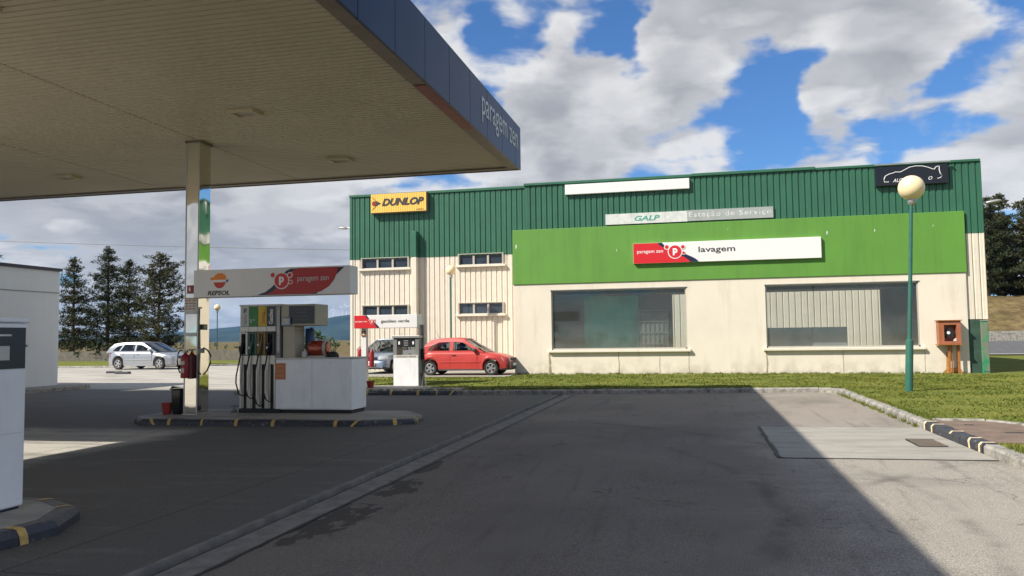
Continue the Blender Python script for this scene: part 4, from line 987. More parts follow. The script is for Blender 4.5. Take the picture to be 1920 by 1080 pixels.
for i, (a, b) in enumerate(cols):
    MB().box(a+.004, b-.004, yF+.012, yF+.05, 1.925, 2.355).build('label_panel', labm[i], DP)
    MB().box(a+.004, b-.004, yF+.01, yF+.05, 1.81, 1.915).build('band', m_dull, DP)
    hb = MB().box(a+.004, a+.055, yF-.03, yF+.05, 1.30, 1.80).box(b-.055, b-.004, yF-.03, yF+.05, 1.30, 1.80).box(a+.055, b-.055, yF+.03, yF+.05, 1.30, 1.80).box(a+.055, b-.055, yF-.03, yF+.05, 1.76, 1.80)
    hs = hb.build('holster', m_dull if i == 0 else tints[i], DP, bevel=.006)
    MB().box(a+.06, b-.06, yF+.015, yF+.03, 1.32, 1.76).build('recess', tints[i] if i else m_black, hs)
    xm = (a+b)/2-.01; nz = MB()
    nz.tube([(xm+.01, yF-.0, 1.74), (xm+.01, yF-.03, 1.62), (xm, yF-.05, 1.52)], [.018, .02, .032], 8)
    nz.tube([(xm-.0, yF-.05, 1.55), (xm-.02, yF-.055, 1.44), (xm-.035, yF-.05, 1.33)], [.036, .04, .03], 8)
    nz.tube([(xm-.05, yF-.06, 1.54), (xm-.075, yF-.06, 1.46), (xm-.055, yF-.06, 1.36)], .012, 6)
    nz.build('nozzle', (m_black, tints[1], tints[2], m_blackgloss)[i], DP, smooth=True)
    MB().lathe([(.0, -.03), (.025, -.028), (.025, 0)], (xm-.03, yF-.07, 1.52-.06*(i % 2)), 8, 'Y').build('trigger_guard', m_steelg, DP)
    MB().box(a+.004, b-.004, yF-.01, yF+.05, 1.10, 1.285).build('band', m_dull, DP)
    st = MB()
    for (p, q) in ((a+.004, a+.05), (a+.058, a+.075), (a+.082, a+.10), (b-.035, b-.004)): st.box(p, q, yF-.0, yF+.05, .15, 1.10)
    st.build('trim_strip', m_dull, DP); MB().box(a+.10, b-.035, yF+.03, yF+.052, .15, 1.10).build('hose_slot', m_black, DP)
    sag = (.42, .36, .20, .30)[i]; xb = b-.07
    MB().tube([(xm-.035, yF-.05, 1.34), (xm-.06, yF-.08, 1.15), (xm-.115, yF-.10, .85), (xm-.12, yF-.10, sag+.28), (xm-.06, yF-.09, sag+.06), (xm+.0, yF-.06, sag), (xb, yF+.0, sag+.02), (xb, yF+.04, sag+.35)], .0155, 8).build('hose', m_black, DP, smooth=True)
FR = Frame((0, yF+.01, 0), (0, 0, 1), (-1, 0, 0))   # rotated lettering: reads upwards; its normal still faces -Y
FR.N = Vector((0, -1, 0))
text('Gasolina', FR, 1.95, 9.61, .24, .075, m_greym, parent=DP, th=.003, n0=0.); text('98', FR, 2.22, 9.60, .1, .09, m_ink, parent=DP, th=.003, n0=0., bold=.02)
text('Gasóleo', FR, 1.97, 9.17, .26, .09, m_notice, parent=DP, th=.003, n0=0., bold=.02); text('Plus', FR, 2.18, 9.145, .12, .04, m_ink, parent=DP, th=.003)
text('Gasóleo', FR, 1.97, 8.975, .32, .10, m_white_ink, parent=DP, th=.003, n0=0., bold=.02)
text('Gasolina', FD, -9.53, 2.05, .13, .035, m_white_ink, parent=DP, th=.004, n0=.0); text('95', FD, -9.53, 2.0, .05, .035, m_white_ink, parent=DP, th=.004, n0=.0)
MB().box(-8.91, -8.80, yF+.005, yF+.05, .15, 2.355).build('side_trim', m_greym, DP)
MB().box(-8.87, -8.855, yF-.0, yF+.008, 1.35, 2.34).box(-8.835, -8.815, yF-.0, yF+.008, 1.35, 2.34).build('trim_strip', m_steelg, DP)
mb = MB()
for i in range(16): mb.box(-8.853, -8.837, yF+.001, yF+.006, 1.4+i*.055, 1.43+i*.055)
mb.build('print', m_paper, DP)
hd = MB().box(-8.775, -7.98, yF+.0, yF+.64, 1.92, 2.385).build('display_head', m_beige, DP, bevel=.015)
MB().box(-8.585, -7.99, yF-.012, yF+.0, 1.965, 2.345).build('screen', m_blackgloss, hd)
m_dimprint = M('dim_print', (.13, .13, .14), .5, var=0)
for z, w_ in ((2.2, .26), (2.12, .34), (2.04, .30)):
    MB().box(-8.29-w_/2, -8.29+w_/2, yF-.0135, yF-.0122, z, z+.012).build('print', m_dimprint, hd)
text('PREÇO', Frame((0, yF-.012, 0)), -8.42, 2.25, .26, .035, m_dimprint, 'print', hd, th=.0015)
cm = MB().box(-8.73, -8.53, yF-.07, yF-.01, 1.93, 2.10).build('card_reader', m_bluesilver, DP, bevel=.012); MB().box(-8.705, -8.56, yF-.074, yF-.07, 1.97, 2.08).build('reader_screen', m_paper, cm)
MB().box(-8.76, -8.48, yF+.05, yF+.5, 1.2, 1.92).build('post', m_beige, DP, bevel=.01)
MB().tube([(-8.48, yF+.1, 1.9), (-8.34, yF+.08, 1.84)], .012, 6).build('strut', m_beige, DP)
# white counter cabinet
CT = thing('counter_cabinet', 'long white counter cabinet with grey top beside the four hose dispenser', 'cabinet', (-7.9, 16.2, .05))
MB().box(-8.905, -7.13, yF+.0, yF+.76, .13, 1.205).build('body', m_white, CT, bevel=.012)
MB().box(-8.91, -7.11, yF-.02, yF+.78, 1.205, 1.235).build('worktop', m_steelg, CT, bevel=.005)
MB().box(-8.87, -7.16, yF+.04, yF+.72, .05, .13).build('plinth', m_black, CT)
MB().box(-8.895, -8.045, yF-.012, yF+.0, .15, 1.17).build('door', m_white, CT, bevel=.004)
MB().box(-8.035, -7.14, yF-.012, yF+.0, .15, 1.17).build('door', m_white, CT, bevel=.004)
MB().lathe([(.0, -.022), (.012, -.022), (.012, 0)], (-7.62, yF-.0, 1.12), 10, 'Y').build('lock', m_steelg, CT)
o = thing('orange_notice', 'faded orange paper notice taped to the left end of the white counter', 'notice', (-8.78, yF-.02, .77)); MB().box(-8.905, -8.655, yF-.018, yF-.013, .77, 1.12).build('sheet', m_notice, o)
m_fade = M('faded_print', (.62, .36, .24), .8, var=.2)
FN = Frame((0, yF-.018, 0))
MB().box(-8.83, -8.72, yF-.020, yF-.018, 1.05, 1.065).build('print', m_fade, o); text('GÁS', FN, -8.86, .93, .15, .05, m_fade, 'print', o, th=.002); text('REPSOL', FN, -8.875, .83, .19, .045, m_fade, 'print', o, th=.002)
# things on the counter
dr = thing('metal_drum', 'reddish brown metal drum with cream straps lying on the counter', 'drum', (-8.03, 16.25, 1.235))
MB().lathe([(.02, -.24), (.12, -.23), (.165, -.18), (.175, -.1), (.175, .1), (.165, .18), (.12, .23), (.02, .24)], (-8.03, 16.2, 1.43), 24, 'X').build('body', m_drumred, dr, smooth=True)
MB().lathe([(.178, .01), (.182, .01), (.182, .05), (.178, .05)], (-8.03, 16.2, 1.43), 24, 'X').build('strap', m_drumred, dr)
MB().lathe([(.171, .15), (.186, .15), (.176, .20), (.160, .2)], (-8.03, 16.2, 1.43), 24, 'X').build('strap', m_beige, dr)
MB().box(-8.25, -7.85, 16.1, 16.3, 1.236, 1.27).build('cradle', m_paper, dr)
bb = thing('blue_barrel', 'tall blue plastic barrel behind the beige post of the dispenser', 'barrel', (-8.38, 16.52, 1.235)); MB().lathe([(.08, 0), (.105, .01), (.105, .26), (.11, .28), (.105, .3), (.105, .6), (.09, .63)], (-8.40, 16.50, 1.236), 20).build('body', m_blueplastic, bb, smooth=True); MB().lathe([(.03, 0), (.03, .03)], (-8.36, 16.5, 1.862), 10).build('cap', m_blueplastic, bb)
wb = thing('white_canister', 'small white canister next to the metal drum on the counter', 'canister', (-8.28, 16.05, 1.235)); MB().box(-8.335, -8.235, 15.98, 16.08, 1.236, 1.37).build('body', m_paper, wb, bevel=.02); MB().lathe([(.022, 0), (.022, .03)], (-8.27, 16.03, 1.37), 10).build('cap', m_paper, wb)
bd = thing('black_tub', 'black rounded tub right of the metal drum on the counter', 'tub', (-7.68, 16.3, 1.235)); MB().lathe([(.125, 0), (.12, .05), (.095, .09), (.05, .12), (.0, .13)], (-7.70, 16.2, 1.236), 20).build('body', m_black, bd, smooth=True); MB().lathe([(.13, 0), (.132, .012), (.12, .014)], (-7.70, 16.2, 1.2365), 20).build('rim', m_black, bd)

# ------------------------------------------------------------------ near dispenser at the left edge
ND = thing('fuel_dispenser', 'large white fuel dispenser cut by the left edge of the photo', 'fuel pump', (-6.7, 6, .07))
MB().box(-7.0, -6.185, 5.3, 6.43, .1, 1.80).build('body', m_white, ND, bevel=.02)
MB().box(-6.98, -6.21, 5.33, 6.40, .07, .1).build('plinth', m_navy, ND)
MB().box(-7.0, -6.17, 5.28, 6.45, 1.80, 1.845).build('top', m_white, ND, bevel=.012)
sc_ = MB().box(-6.19, -6.178, 5.5, 6.405, 1.375, 1.755).build('screen', M('dark_blue_glass', (.02, .028, .045), .25, var=.1), ND)
MB().box(-6.178, -6.173, 5.95, 6.22, 1.455, 1.585).build('paper', m_paper, sc_); MB().box(-6.178, -6.174, 5.8, 6.24, 1.675, 1.692).build('paper_strip', m_greyface, sc_)
MB().lathe([(.0, .012), (.012, .01), (.012, -.01)], (-6.178, 6.418, 1.585), 10, 'X').build('lock', m_steelg, ND)
MB().tube([(-6.165, 5.7, 1.37), (-6.155, 5.8, 1.365), (-6.155, 5.9, 1.358)], .007, 6).build('handle', m_black, ND)
MB().box(-6.186, -6.183, 5.4, 6.4, .78, .782).build('seam', m_greym, ND)

# ------------------------------------------------------------------ far dispenser and its sign
FD3 = thing('fuel_dispenser', 'small grey and white dispenser for green diesel on the far island', 'fuel pump', (-9.1, 24.7, .06))
mb = MB().box(-9.57, -9.44, 24.44, 25.0, .06, 1.66).box(-8.80, -8.67, 24.44, 25.0, .06, 1.66).box(-9.44, -8.80, 24.47, 25.0, 1.36, 1.66)
mb.build('frame', m_greym, FD3, bevel=.01); MB().box(-9.60, -8.64, 24.40, 25.03, 1.66, 1.745).build('top', m_steelg, FD3, bevel=.01)
MB().box(-9.44, -8.80, 24.5, 24.95, .08, 1.10).build('body', m_white, FD3); MB().box(-9.555, -8.69, 24.425, 24.44, .09, 1.0).build('door', m_white, FD3, bevel=.006)
MB().box(-9.555, -8.69, 24.425, 24.44, 1.005, 1.10).build('label_strip', m_paper, FD3); text('GASOLEO VERDE', Frame((0, 24.425, 0)), -9.45, 1.025, .68, .055, m_ink, parent=FD3, th=.003)
sc3 = MB().box(-9.44, -8.80, 24.45, 24.47, 1.38, 1.65).build('screen', m_blackgloss, FD3)
for x in (-9.39, -8.90): MB().box(x, x+.055, 24.444, 24.45, 1.45, 1.55).build('counter_digit', m_white_ink, sc3)
for z in (1.42, 1.49, 1.56): MB().box(-9.2, -9.05, 24.444, 24.45, z, z+.014).build('print', m_paper, sc3)
MB().tube([(-8.62, 24.7, 1.3), (-8.56, 24.65, 1.0), (-8.55, 24.6, .5), (-8.62, 24.6, .2), (-8.66, 24.6, .5)], .018, 8).build('hose', m_black, FD3, smooth=True)
MB().box(-8.665, -8.58, 24.6, 24.75, .95, 1.3).build('nozzle', m_black, FD3, bevel=.01)
MB().tube([(-8.6, 24.5, .06), (-8.5, 24.5, .7), (-8.45, 24.5, .06)], .012, 6).build('hose_stand', m_steelg, FD3)
s = thing('diesel_sign', 'white box sign reading gasóleo verde with red left end above the far dispenser', 'sign', (-9.8, 24.7, .06))
MB().box(-10.96, -8.73, 24.44, 24.95, 2.0, 2.44).build('sign_box', m_whiteface, s, bevel=.01)
F7 = Frame((0, 24.44, 0))
MB().prism([(-10.955, 2.005), (-10.05, 2.005)]+scurve(-10.05, 2.005, -10.5, 2.435, 8)[1:]+[(-10.955, 2.435)], F7, 0, .003).build('swoosh', m_navy, s)
MB().prism([(-10.955, 2.005), (-10.14, 2.005)]+scurve(-10.14, 2.005, -10.56, 2.435, 8)[1:]+[(-10.955, 2.435)], F7, .003, .006).build('red_panel', m_red, s)
emblem(F7, -10.31, 2.22, .075, s)
text('paragem zen', F7, -10.91, 2.19, .42, .055, m_white_ink, parent=s, n0=.007, th=.002); text('gasóleo verde', F7, -10.0, 2.15, 1.0, .13, m_ink, parent=s, n0=.001, bold=.012)
MB().box(-10.77, -10.60, 24.6, 24.8, .06, 2.0).build('post', m_whiteface, s); MB().box(-8.72, -8.62, 24.75, 24.85, .06, 2.1).build('post', m_greym, s)  # grey post is added, standing in for the duct's shadow strip
o = thing('fire_sign', 'small brownish red sign on the white post under the diesel sign', 'sign', (-10.66, 24.58, 1.75)); MB().box(-10.76, -10.60, 24.57, 24.59, 1.74, 1.92).build('plate', m_rust, o); MB().box(-10.71, -10.65, 24.566, 24.57, 1.78, 1.88).build('symbol', m_whiteface, o)
def small_ext(x, y, z, h, r, label):
    t = thing('fire_extinguisher', label, 'extinguisher', (x, y, z))
    MB().lathe([(.02, 0), (r, .01), (r, h*.78), (r*.5, h*.9), (.02, h)], (x, y, z), 16).build('cylinder', m_extred, t, smooth=True)
    MB().box(x-.03, x+.05, y-.015, y+.015, z+h, z+h+.03).build('valve', m_steelg, t); MB().tube([(x-.02, y, z+h), (x-r-.03, y, z+h*.8), (x-r-.02, y, z+h*.3)], .01, 6).build('hose', m_black, t)
small_ext(-10.44, 24.7, .70, .62, .085, 'red extinguisher to the right of the white post under the diesel sign')
small_ext(-10.87, 24.7, .95, .42, .07, 'smaller red extinguisher to the left of the white post under the diesel sign')

# ------------------------------------------------------------------ globe lamp posts
def lamp_post(x, y, z, H_, r, lean, label, base=True):
    t = thing('lamp_post', label, 'lamp post', (x, y, z), 'globe lamp posts')
    tx = x+lean
    def L_(h): return (x+lean*h/H_, y, z+h)
    if base: MB().tube([L_(-.05), L_(1.25), L_(1.3), L_(1.32)], [.095, .092, .085, .055], 16).build('base', m_greenpole, t, smooth=True)
    MB().tube([L_(1.3 if base else 0), L_(H_-r*2-.12)], [.052 if base else .04, .044 if base else .04], 14).build('pole', m_greenpole, t, smooth=True)
    cx, cy, cz = L_(H_-r); c = [(r*math.sin(a)*(1.0 if a < 2 else 1), -r*math.cos(a)) for a in np.linspace(.28, math.pi-.02, 22)]
    MB().lathe(c, (cx, cy, cz), 32).build('globe', m_globe, t, smooth='all')
    MB().lathe([(.045, -r-.14), (.09, -r-.1), (r*.36, -r*.98), (r*.34, -r*.92)], (cx, cy, cz), 20).build('collar', m_steelg, t, smooth=True)
lamp_post(5.2, 22.43, .12, 5.53, .32, .28, 'tall green lamp post with cream globe on the lawn by the right shop window')
lamp_post(-10.75, 34.6, .168, 4.72, .225, .0, 'lamp post with cream globe standing behind the red car', base=False)
lamp_post(-38.95, 60, .15, 4.55, .26, 0, 'far small globe lamp post seen between the steel column and the dispenser', base=False)

for o in list(bpy.data.objects):
    if o.get('label') and o.parent is None and -11.6 < o.location.x < -8.5 and 24 < o.location.y < 24.8 and o.name.split('.')[0] in ('fuel_dispenser', 'sign', 'diesel_sign', 'fire_sign', 'fire_extinguisher'):
        o.location.x -= .28; o.location.y += .8; o.location.z -= .02
for o in bpy.data.objects:
    if o.name.startswith('bucket') and o.location.y > 20: o.location.x -= .1; o.location.y += .25
HAZE = 4.5e-5; PER = 20
# ------------------------------------------------------------------ cars
def car(name, label, loc, rz, paint, S, group='parked cars'):
    """local frame: +x forward, z up, origin on the ground under the centre"""
    t = thing(name, label, 'car', loc, group, rz, local=True)
    L, W = S['L'], S['W']; hx = L/2; wr = S.get('wr', .29); fa_, ra_ = S['front_axle'], S['rear_axle']; arch = wr+.055
    topx = [p[0] for p in S['top']]; topz = [p[1] for p in S['top']]
    def ztop(x): return float(np.interp(x, topx, topz))
    def hw(x):
        k = 1-.16*sstep(abs(x), hx-.75, hx)**1.4 if abs(x) > hx-.75 else 1
        e = sstep(abs(x), hx-.16, hx)
        return W/2*k*(1-.14*e)
    def zb(x):
        z = .19+.07*sstep(abs(x), hx-.5, hx)
        for a in (fa_, ra_):
            d = abs(x-a)
            if d < arch: z = max(z, wr+math.sqrt(max(0, arch*arch-d*d)))
        return z
    xs_ = sorted(set([round(v, 4) for v in np.linspace(-hx, hx, 90)]+[round(a+s_*arch*f, 4) for a in (fa_, ra_) for s_ in (-1, 1) for f in (1, .97, .9, .75, .5, .25)]))
    half = []
    for x in xs_:
        b, z1, w_ = zb(x), ztop(x), hw(x)
        e = sstep(abs(x), hx-.1, hx); z1 -= .10*e; b2 = b
        zm = lerp(max(b, .3), z1, .45); arc = .012 if min(abs(x-fa_), abs(x-ra_)) < arch+.06 else 0
        half.append([(0, b2), (w_*.86, b2), (w_*.975+arc, min(b2+.05, z1-.2)), (w_+arc, min(max(b2+.1, .42), z1-.14)), (w_, max(zm, min(b2+.12, z1-.12))), (w_*.985, z1-.10), (w_*.955, z1-.035), (w_*.90, z1-.004), (w_*.6, z1+.02*(1-e)), (0, z1+.03*(1-e))])
    n = len(half[0]); vs = []; ring = 2*n-2
    for x, hfs in zip(xs_, half):
        vs += [(x, y, z) for y, z in hfs]+[(x, -y, z) for y, z in reversed(hfs[1:-1])]
    fs = [(i*ring+k, i*ring+(k+1) % ring, (i+1)*ring+(k+1) % ring, (i+1)*ring+k) for i in range(len(xs_)-1) for k in range(ring)]
    fs += [tuple(range(ring)), tuple(range((len(xs_)-1)*ring, len(xs_)*ring))]
    MB().raw(vs, fs).build('body', paint, t, smooth=True)
    # greenhouse
    rf = S['roof']; bz = S['belt']; zr = max(z for x, z in rf)
    bw, rw_ = W/2*.915, W/2*.72
    def side(x, z, off=0): 
        k = (z-bz)/(zr-bz); return lerp(bw, rw_, k)-.03*math.sin(max(0, min(1, k))*math.pi)*-1+off
    outer = S['side']           # polygon (x,z)
    holes = S['holes']
    for sg in (1, -1):
        polys = [[Vector((a, b, 0)) for a, b in outer]]+[[Vector((a, b, 0)) for a, b in h] for h in holes]
        tri = tessellate_polygon(polys); flat = [p for q in polys for p in q]
        o = MB().raw([(p.x, sg*side(p.x, p.y), p.y) for p in flat], [tuple(f) for f in tri]).build('side_frame', paint, t)
        so = o.modifiers.new('thickness', 'SOLIDIFY'); so.thickness = .03; so.offset = 0
        for h in holes:
            k = len(h); MB().raw([(a, sg*side(a, b, -.012), b) for a, b in h], [tuple(range(k))]).build('side_window', m_carglass, t)
            MB().tube([(a, sg*side(a, b, .004), b) for a, b in h+[h[0]]], .008, 4).build('window_seal', m_black, t)
    # roof
    xr0, xr1 = S['roof'][0][0], S['roof'][-1][0]; rx = np.linspace(xr0, xr1, 14); ry = np.linspace(-1, 1, 11)
    def rz_(x, k): return float(np.interp(x, [p[0] for p in rf], [p[1] for p in rf]))+.035*(1-k*k)
    mb = MB(); mb.raw([(x, k*(side(x, rz_(x, 1))+.012), rz_(x, k)-.0) for x in rx for k in ry], [(i*11+j, i*11+j+1, (i+1)*11+j+1, (i+1)*11+j) for i in range(13) for j in range(10)])
    o = mb.build('roof', paint, t, smooth='all'); so = o.modifiers.new('thickness', 'SOLIDIFY'); so.thickness = .035; so.offset = 0
    def screen(xb, xt, name):
        zb_, zt = bz+.02, rz_(xt, 0)-.04; P = []
        for i in range(7):
            f = i/6; z = lerp(zb_, rz_(xt, 1)-.01, f); x = lerp(xb, xt, f)
            for k in np.linspace(-1, 1, 9): P.append((x+(.09 if xb > xt else -.06)*(1-k*k)*(1-f*.6), k*(side(x, z)-.035), z+.02*(1-k*k)*f))
        MB().raw(P, [(i*9+j, i*9+j+1, (i+1)*9+j+1, (i+1)*9+j) for i in range(6) for j in range(8)]).build(name, m_carglass, t, smooth='all')
    screen(S['ws'][0], S['ws'][1], 'windscreen'); screen(S['rs'][0], S['rs'][1], 'rear_window')
    # dark cabin floor, seats, steering wheel
    MB().box(S['rs'][0]+.15, S['ws'][0]-.12, -bw+.06, bw-.06, bz-.03, bz+.028).build('cabin_floor', m_dark, t)
    for x in S['seats']:
        for y in (-.34, .34):
            MB().box(x-.12, x+.02, y-.22, y+.22, bz-.1, bz+.16).box(x-.15, x-.05, y-.12, y+.12, bz+.17, bz+.32).build('seat', m_seat, t, bevel=.03)
    MB().lathe([(.17, -.012), (.19, -.012), (.19, .012), (.17, .012)], (S['ws'][0]-.5, .34, bz+.08), 16, 'X').build('steering_wheel', m_black, t)
    # wheels
    for a in (fa_, ra_):
        for sg in (1, -1):
            y0 = sg*(W/2-.10); r = wr
            wo = MB().lathe([(r*.62, -.09), (r*.93, -.095), (r, -.06), (r, .06), (r*.93, .095), (r*.62, .09)], (a, y0, wr), 28, 'Y', False).build('wheel', m_black, t, smooth=True)
            rm = MB().lathe([(r*.60, .07*sg), (r*.66, .095*sg), (r*.60, .10*sg), (r*.56, .06*sg)], (a, y0, wr), 28, 'Y', False)
            rm.lathe([(.0, .088*sg), (r*.16, .086*sg), (r*.2, .05*sg), (0, .045*sg)], (a, y0, wr), 14, 'Y')
            for q in range(5):
                an = q*2*math.pi/5+a; d = Vector((math.cos(an), 0, math.sin(an))); p = Vector((-math.sin(an), 0, math.cos(an))); c0 = Vector((a, y0+sg*.078, wr))
                A = [c0+d*r*.12-p*r*.10, c0+d*r*.12+p*r*.10, c0+d*r*.62+p*r*.17, c0+d*r*.62-p*r*.17]; B = [v+Vector((0, -sg*.03, 0)) for v in A]
                rm.raw(A+B, [(0, 1, 2, 3), (4, 5, 6, 7), (0, 1, 5, 4), (1, 2, 6, 5), (2, 3, 7, 6), (3, 0, 4, 7)])
            rm.build('rim', m_alloy, wo)
            MB().lathe([(0, .03*sg), (r*.6, .03*sg), (r*.6, 0)], (a, y0, wr), 20, 'Y').build('brake_drum', m_black, wo)
    # bumpers, lamps, mirrors, handles, mouldings, plates
    for sg, nm in ((1, 'front_bumper'), (-1, 'rear_bumper')):
        P = []; zz_ = ((.20, -.02), (.24, .02), (.40, .035), (.50, .03), (.53, -.01)) if S.get('bump') else ((.20, -.02), (.22, .015), (.28, .022), (.30, .012), (.31, -.01))
        ang = np.linspace(-1, 1, 17)
        for z, o_ in zz_:
            for k in ang:
                y = k*(W/2*.93); ex_ = hx-.10*abs(k)**3-.28*max(0, abs(k)-.86)/.14
                P.append((sg*(ex_+o_), k*(hw(hx-.25)+o_*.7)*.985, z))
        MB().raw(P, [(i*17+j, i*17+j+1, (i+1)*17+j+1, (i+1)*17+j) for i in range(4) for j in range(16)]).build(nm, S['bmat'], t, smooth='all')
        for s2 in (1, -1):
            zl = S['lz'] if sg > 0 else S['lz']+.12
            mb = MB(); Q = []
            for i in range(4):
                for j in range(6):
                    k = lerp(.52, 1.0, j/5); y = s2*k*hw(hx-.2)*1.004; x = sg*(hx-.035-.12*k**4-.10*i/3*(1 if sg > 0 else .3)-.10*max(0, k-.8)/.2+.012)
                    Q.append((x, y, zl+(i/3-.5)*S['lh']*(1 if sg > 0 else 1.5)))
            o = mb.raw(Q, [(i*6+j, i*6+j+1, (i+1)*6+j+1, (i+1)*6+j) for i in range(3) for j in range(5)]).build('headlight' if sg > 0 else 'tail_light', m_lamp_glass if sg > 0 else m_tail, t, smooth='all')
            so = o.modifiers.new('thickness', 'SOLIDIFY'); so.thickness = .05; so.offset = 0
        MB().box(sg*(hx+.02)-.012, sg*(hx+.04)+.012, -.26, .26, .36, .46).build('number_plate', m_whiteface, t)
    MB().box(hx-.04, hx+.015, -.34, .34, S['lz']-.03, S['lz']+.05).build('grille', m_black, t)
    for sg in (1, -1):
        xm = S['ws'][0]-.42
        MB().box(xm-.05, xm+.09, sg*(bw+.10)-.08, sg*(bw+.10)+.08, bz+.03, bz+.15).build('mirror', S['bmat'] if S.get('bump') else paint, t, bevel=.03)
        for xd in S['handles']: MB().box(xd-.08, xd+.08, sg*(W/2+.004)-.012, sg*(W/2+.004)+.012, bz-.13, bz-.10).build('door_handle', S['hmat'], t, bevel=.005)
        MB().box(ra_+arch+.08, fa_-arch-.08, sg*(W/2+.006)-.01, sg*(W/2+.006)+.01, .50, .545).build('side_moulding', S['mold'], t, bevel=.004)
        MB().box(ra_+arch+.02, fa_-arch-.02, sg*(W/2-.02)-.012, sg*(W/2-.02)+.012, .19, .25).build('sill', S['bmat'], t)
        for xd in S['seams']:
            y1 = W/2*.99; MB().tube([(xd, sg*(W/2*.975+.0), .28), (xd, sg*(W/2+.001), .45), (xd, sg*(W/2+.001), bz-.2), (xd, sg*(W/2*.985+.002), bz-.08)], .006, 4).build('door_seam', m_black, t)
    MB().tube([(S['roof'][-1][0]-.1 if S.get('aerf') else S['roof'][0][0]+.15, 0, zr+.02), ((S['roof'][0][0]+.0), 0, zr+.3)], .006, 5).build('aerial', m_black, t)
    return t
# red three-door hatchback, nose to the right
red = dict(L=3.78, W=1.62, front_axle=1.17, rear_axle=-1.30, wr=.285, belt=.90,
    top=[(-1.89, .80), (-1.80, .88), (-1.4, .93), (.55, .92), (1.0, .86), (1.5, .78), (1.75, .70), (1.89, .60)],
    roof=[(-1.30, 1.36), (-1.0, 1.41), (-.3, 1.43), (.10, 1.39)],
    side=[(-1.86, .86), (.92, .88), (.60, 1.06), (.10, 1.385), (-.3, 1.425), (-1.0, 1.405), (-1.34, 1.35), (-1.62, 1.10)],
    holes=[[(-1.42, .96), (-.50, .96), (-.50, 1.30), (-.95, 1.29), (-1.22, 1.18)], [(-.36, .96), (.50, .96), (.42, 1.04), (.05, 1.27), (-.36, 1.31)]],
    ws=(.92, .10), rs=(-1.80, -1.30), seats=(-.15, -.95), handles=(-.32,), seams=(-.47, .62), lz=.62, lh=.14, bump=True, bmat=m_plastic, hmat=m_black, mold=m_carred, aerf=False)
car('red_hatchback', 'red three-door hatchback parked on the grass in front of the cream sheet wall', (-8.98, 31.05, .165), 0, m_carred, red)
# silver five-door hatchback on the left
sil = dict(L=4.25, W=1.70, front_axle=1.32, rear_axle=-1.30, wr=.31, belt=.92,
    top=[(-2.12, .82), (-2.0, .92), (-1.5, .95), (.75, .93), (1.2, .88), (1.75, .79), (2.0, .70), (2.12, .60)],
    roof=[(-1.62, 1.36), (-1.2, 1.41), (-.4, 1.43), (.15, 1.39)],
    side=[(-2.10, .90), (1.15, .90), (.75, 1.10), (.16, 1.385), (-.4, 1.425), (-1.2, 1.405), (-1.70, 1.35), (-1.95, 1.12)],
    holes=[[(-1.72, .97), (-1.28, .97), (-1.12, 1.30), (-1.40, 1.24)], [(-1.20, .97), (-.30, .97), (-.30, 1.32), (-.98, 1.32)], [(-.20, .97), (.72, .97), (.55, 1.10), (.12, 1.29), (-.20, 1.32)]],
    ws=(1.15, .16), rs=(-2.02, -1.62), seats=(.1, -.85), handles=(-1.0, -.02), seams=(-1.15, -.25, .85), lz=.64, lh=.15, bmat=m_silver, hmat=m_silver, mold=m_silver)
o = car('silver_estate', 'silver five-door hatchback parked far left in front of the pines, sun glaring on its roof', (-29.35, 38.9, .155), -.10, m_silver, sil)
o.scale = (1.06, 1.06, 1.02)
# blue-grey hatchback facing the camera, half hidden behind the diesel dispenser
blu = dict(L=3.82, W=1.65, front_axle=1.22, rear_axle=-1.22, wr=.29, belt=.90,
    top=[(-1.91, .80), (-1.8, .90), (-1.4, .94), (.65, .91), (1.1, .86), (1.6, .74), (1.82, .62), (1.91, .54)],
    roof=[(-1.30, 1.37), (-1.0, 1.41), (-.3, 1.43), (.05, 1.40)],
    side=[(-1.88, .88), (1.05, .88), (.68, 1.08), (.06, 1.385), (-.3, 1.425), (-1.0, 1.405), (-1.36, 1.35), (-1.7, 1.10)],
    holes=[[(-1.42, .96), (-.50, .96), (-.50, 1.30), (-.95, 1.29), (-1.22, 1.18)], [(-.36, .96), (.62, .96), (.48, 1.06), (.05, 1.28), (-.36, 1.31)]],
    ws=(1.05, .05), rs=(-1.80, -1.30), seats=(-.15, -.95), handles=(-.32,), seams=(-.47, .66), lz=.66, lh=.16, bmat=m_plastic, hmat=m_black, mold=m_plastic)
car('blue_hatchback', 'blue-grey hatchback facing the camera behind the diesel dispenser', (-13.25, 33.5, .165), R(-94), m_bluesilver, blu)

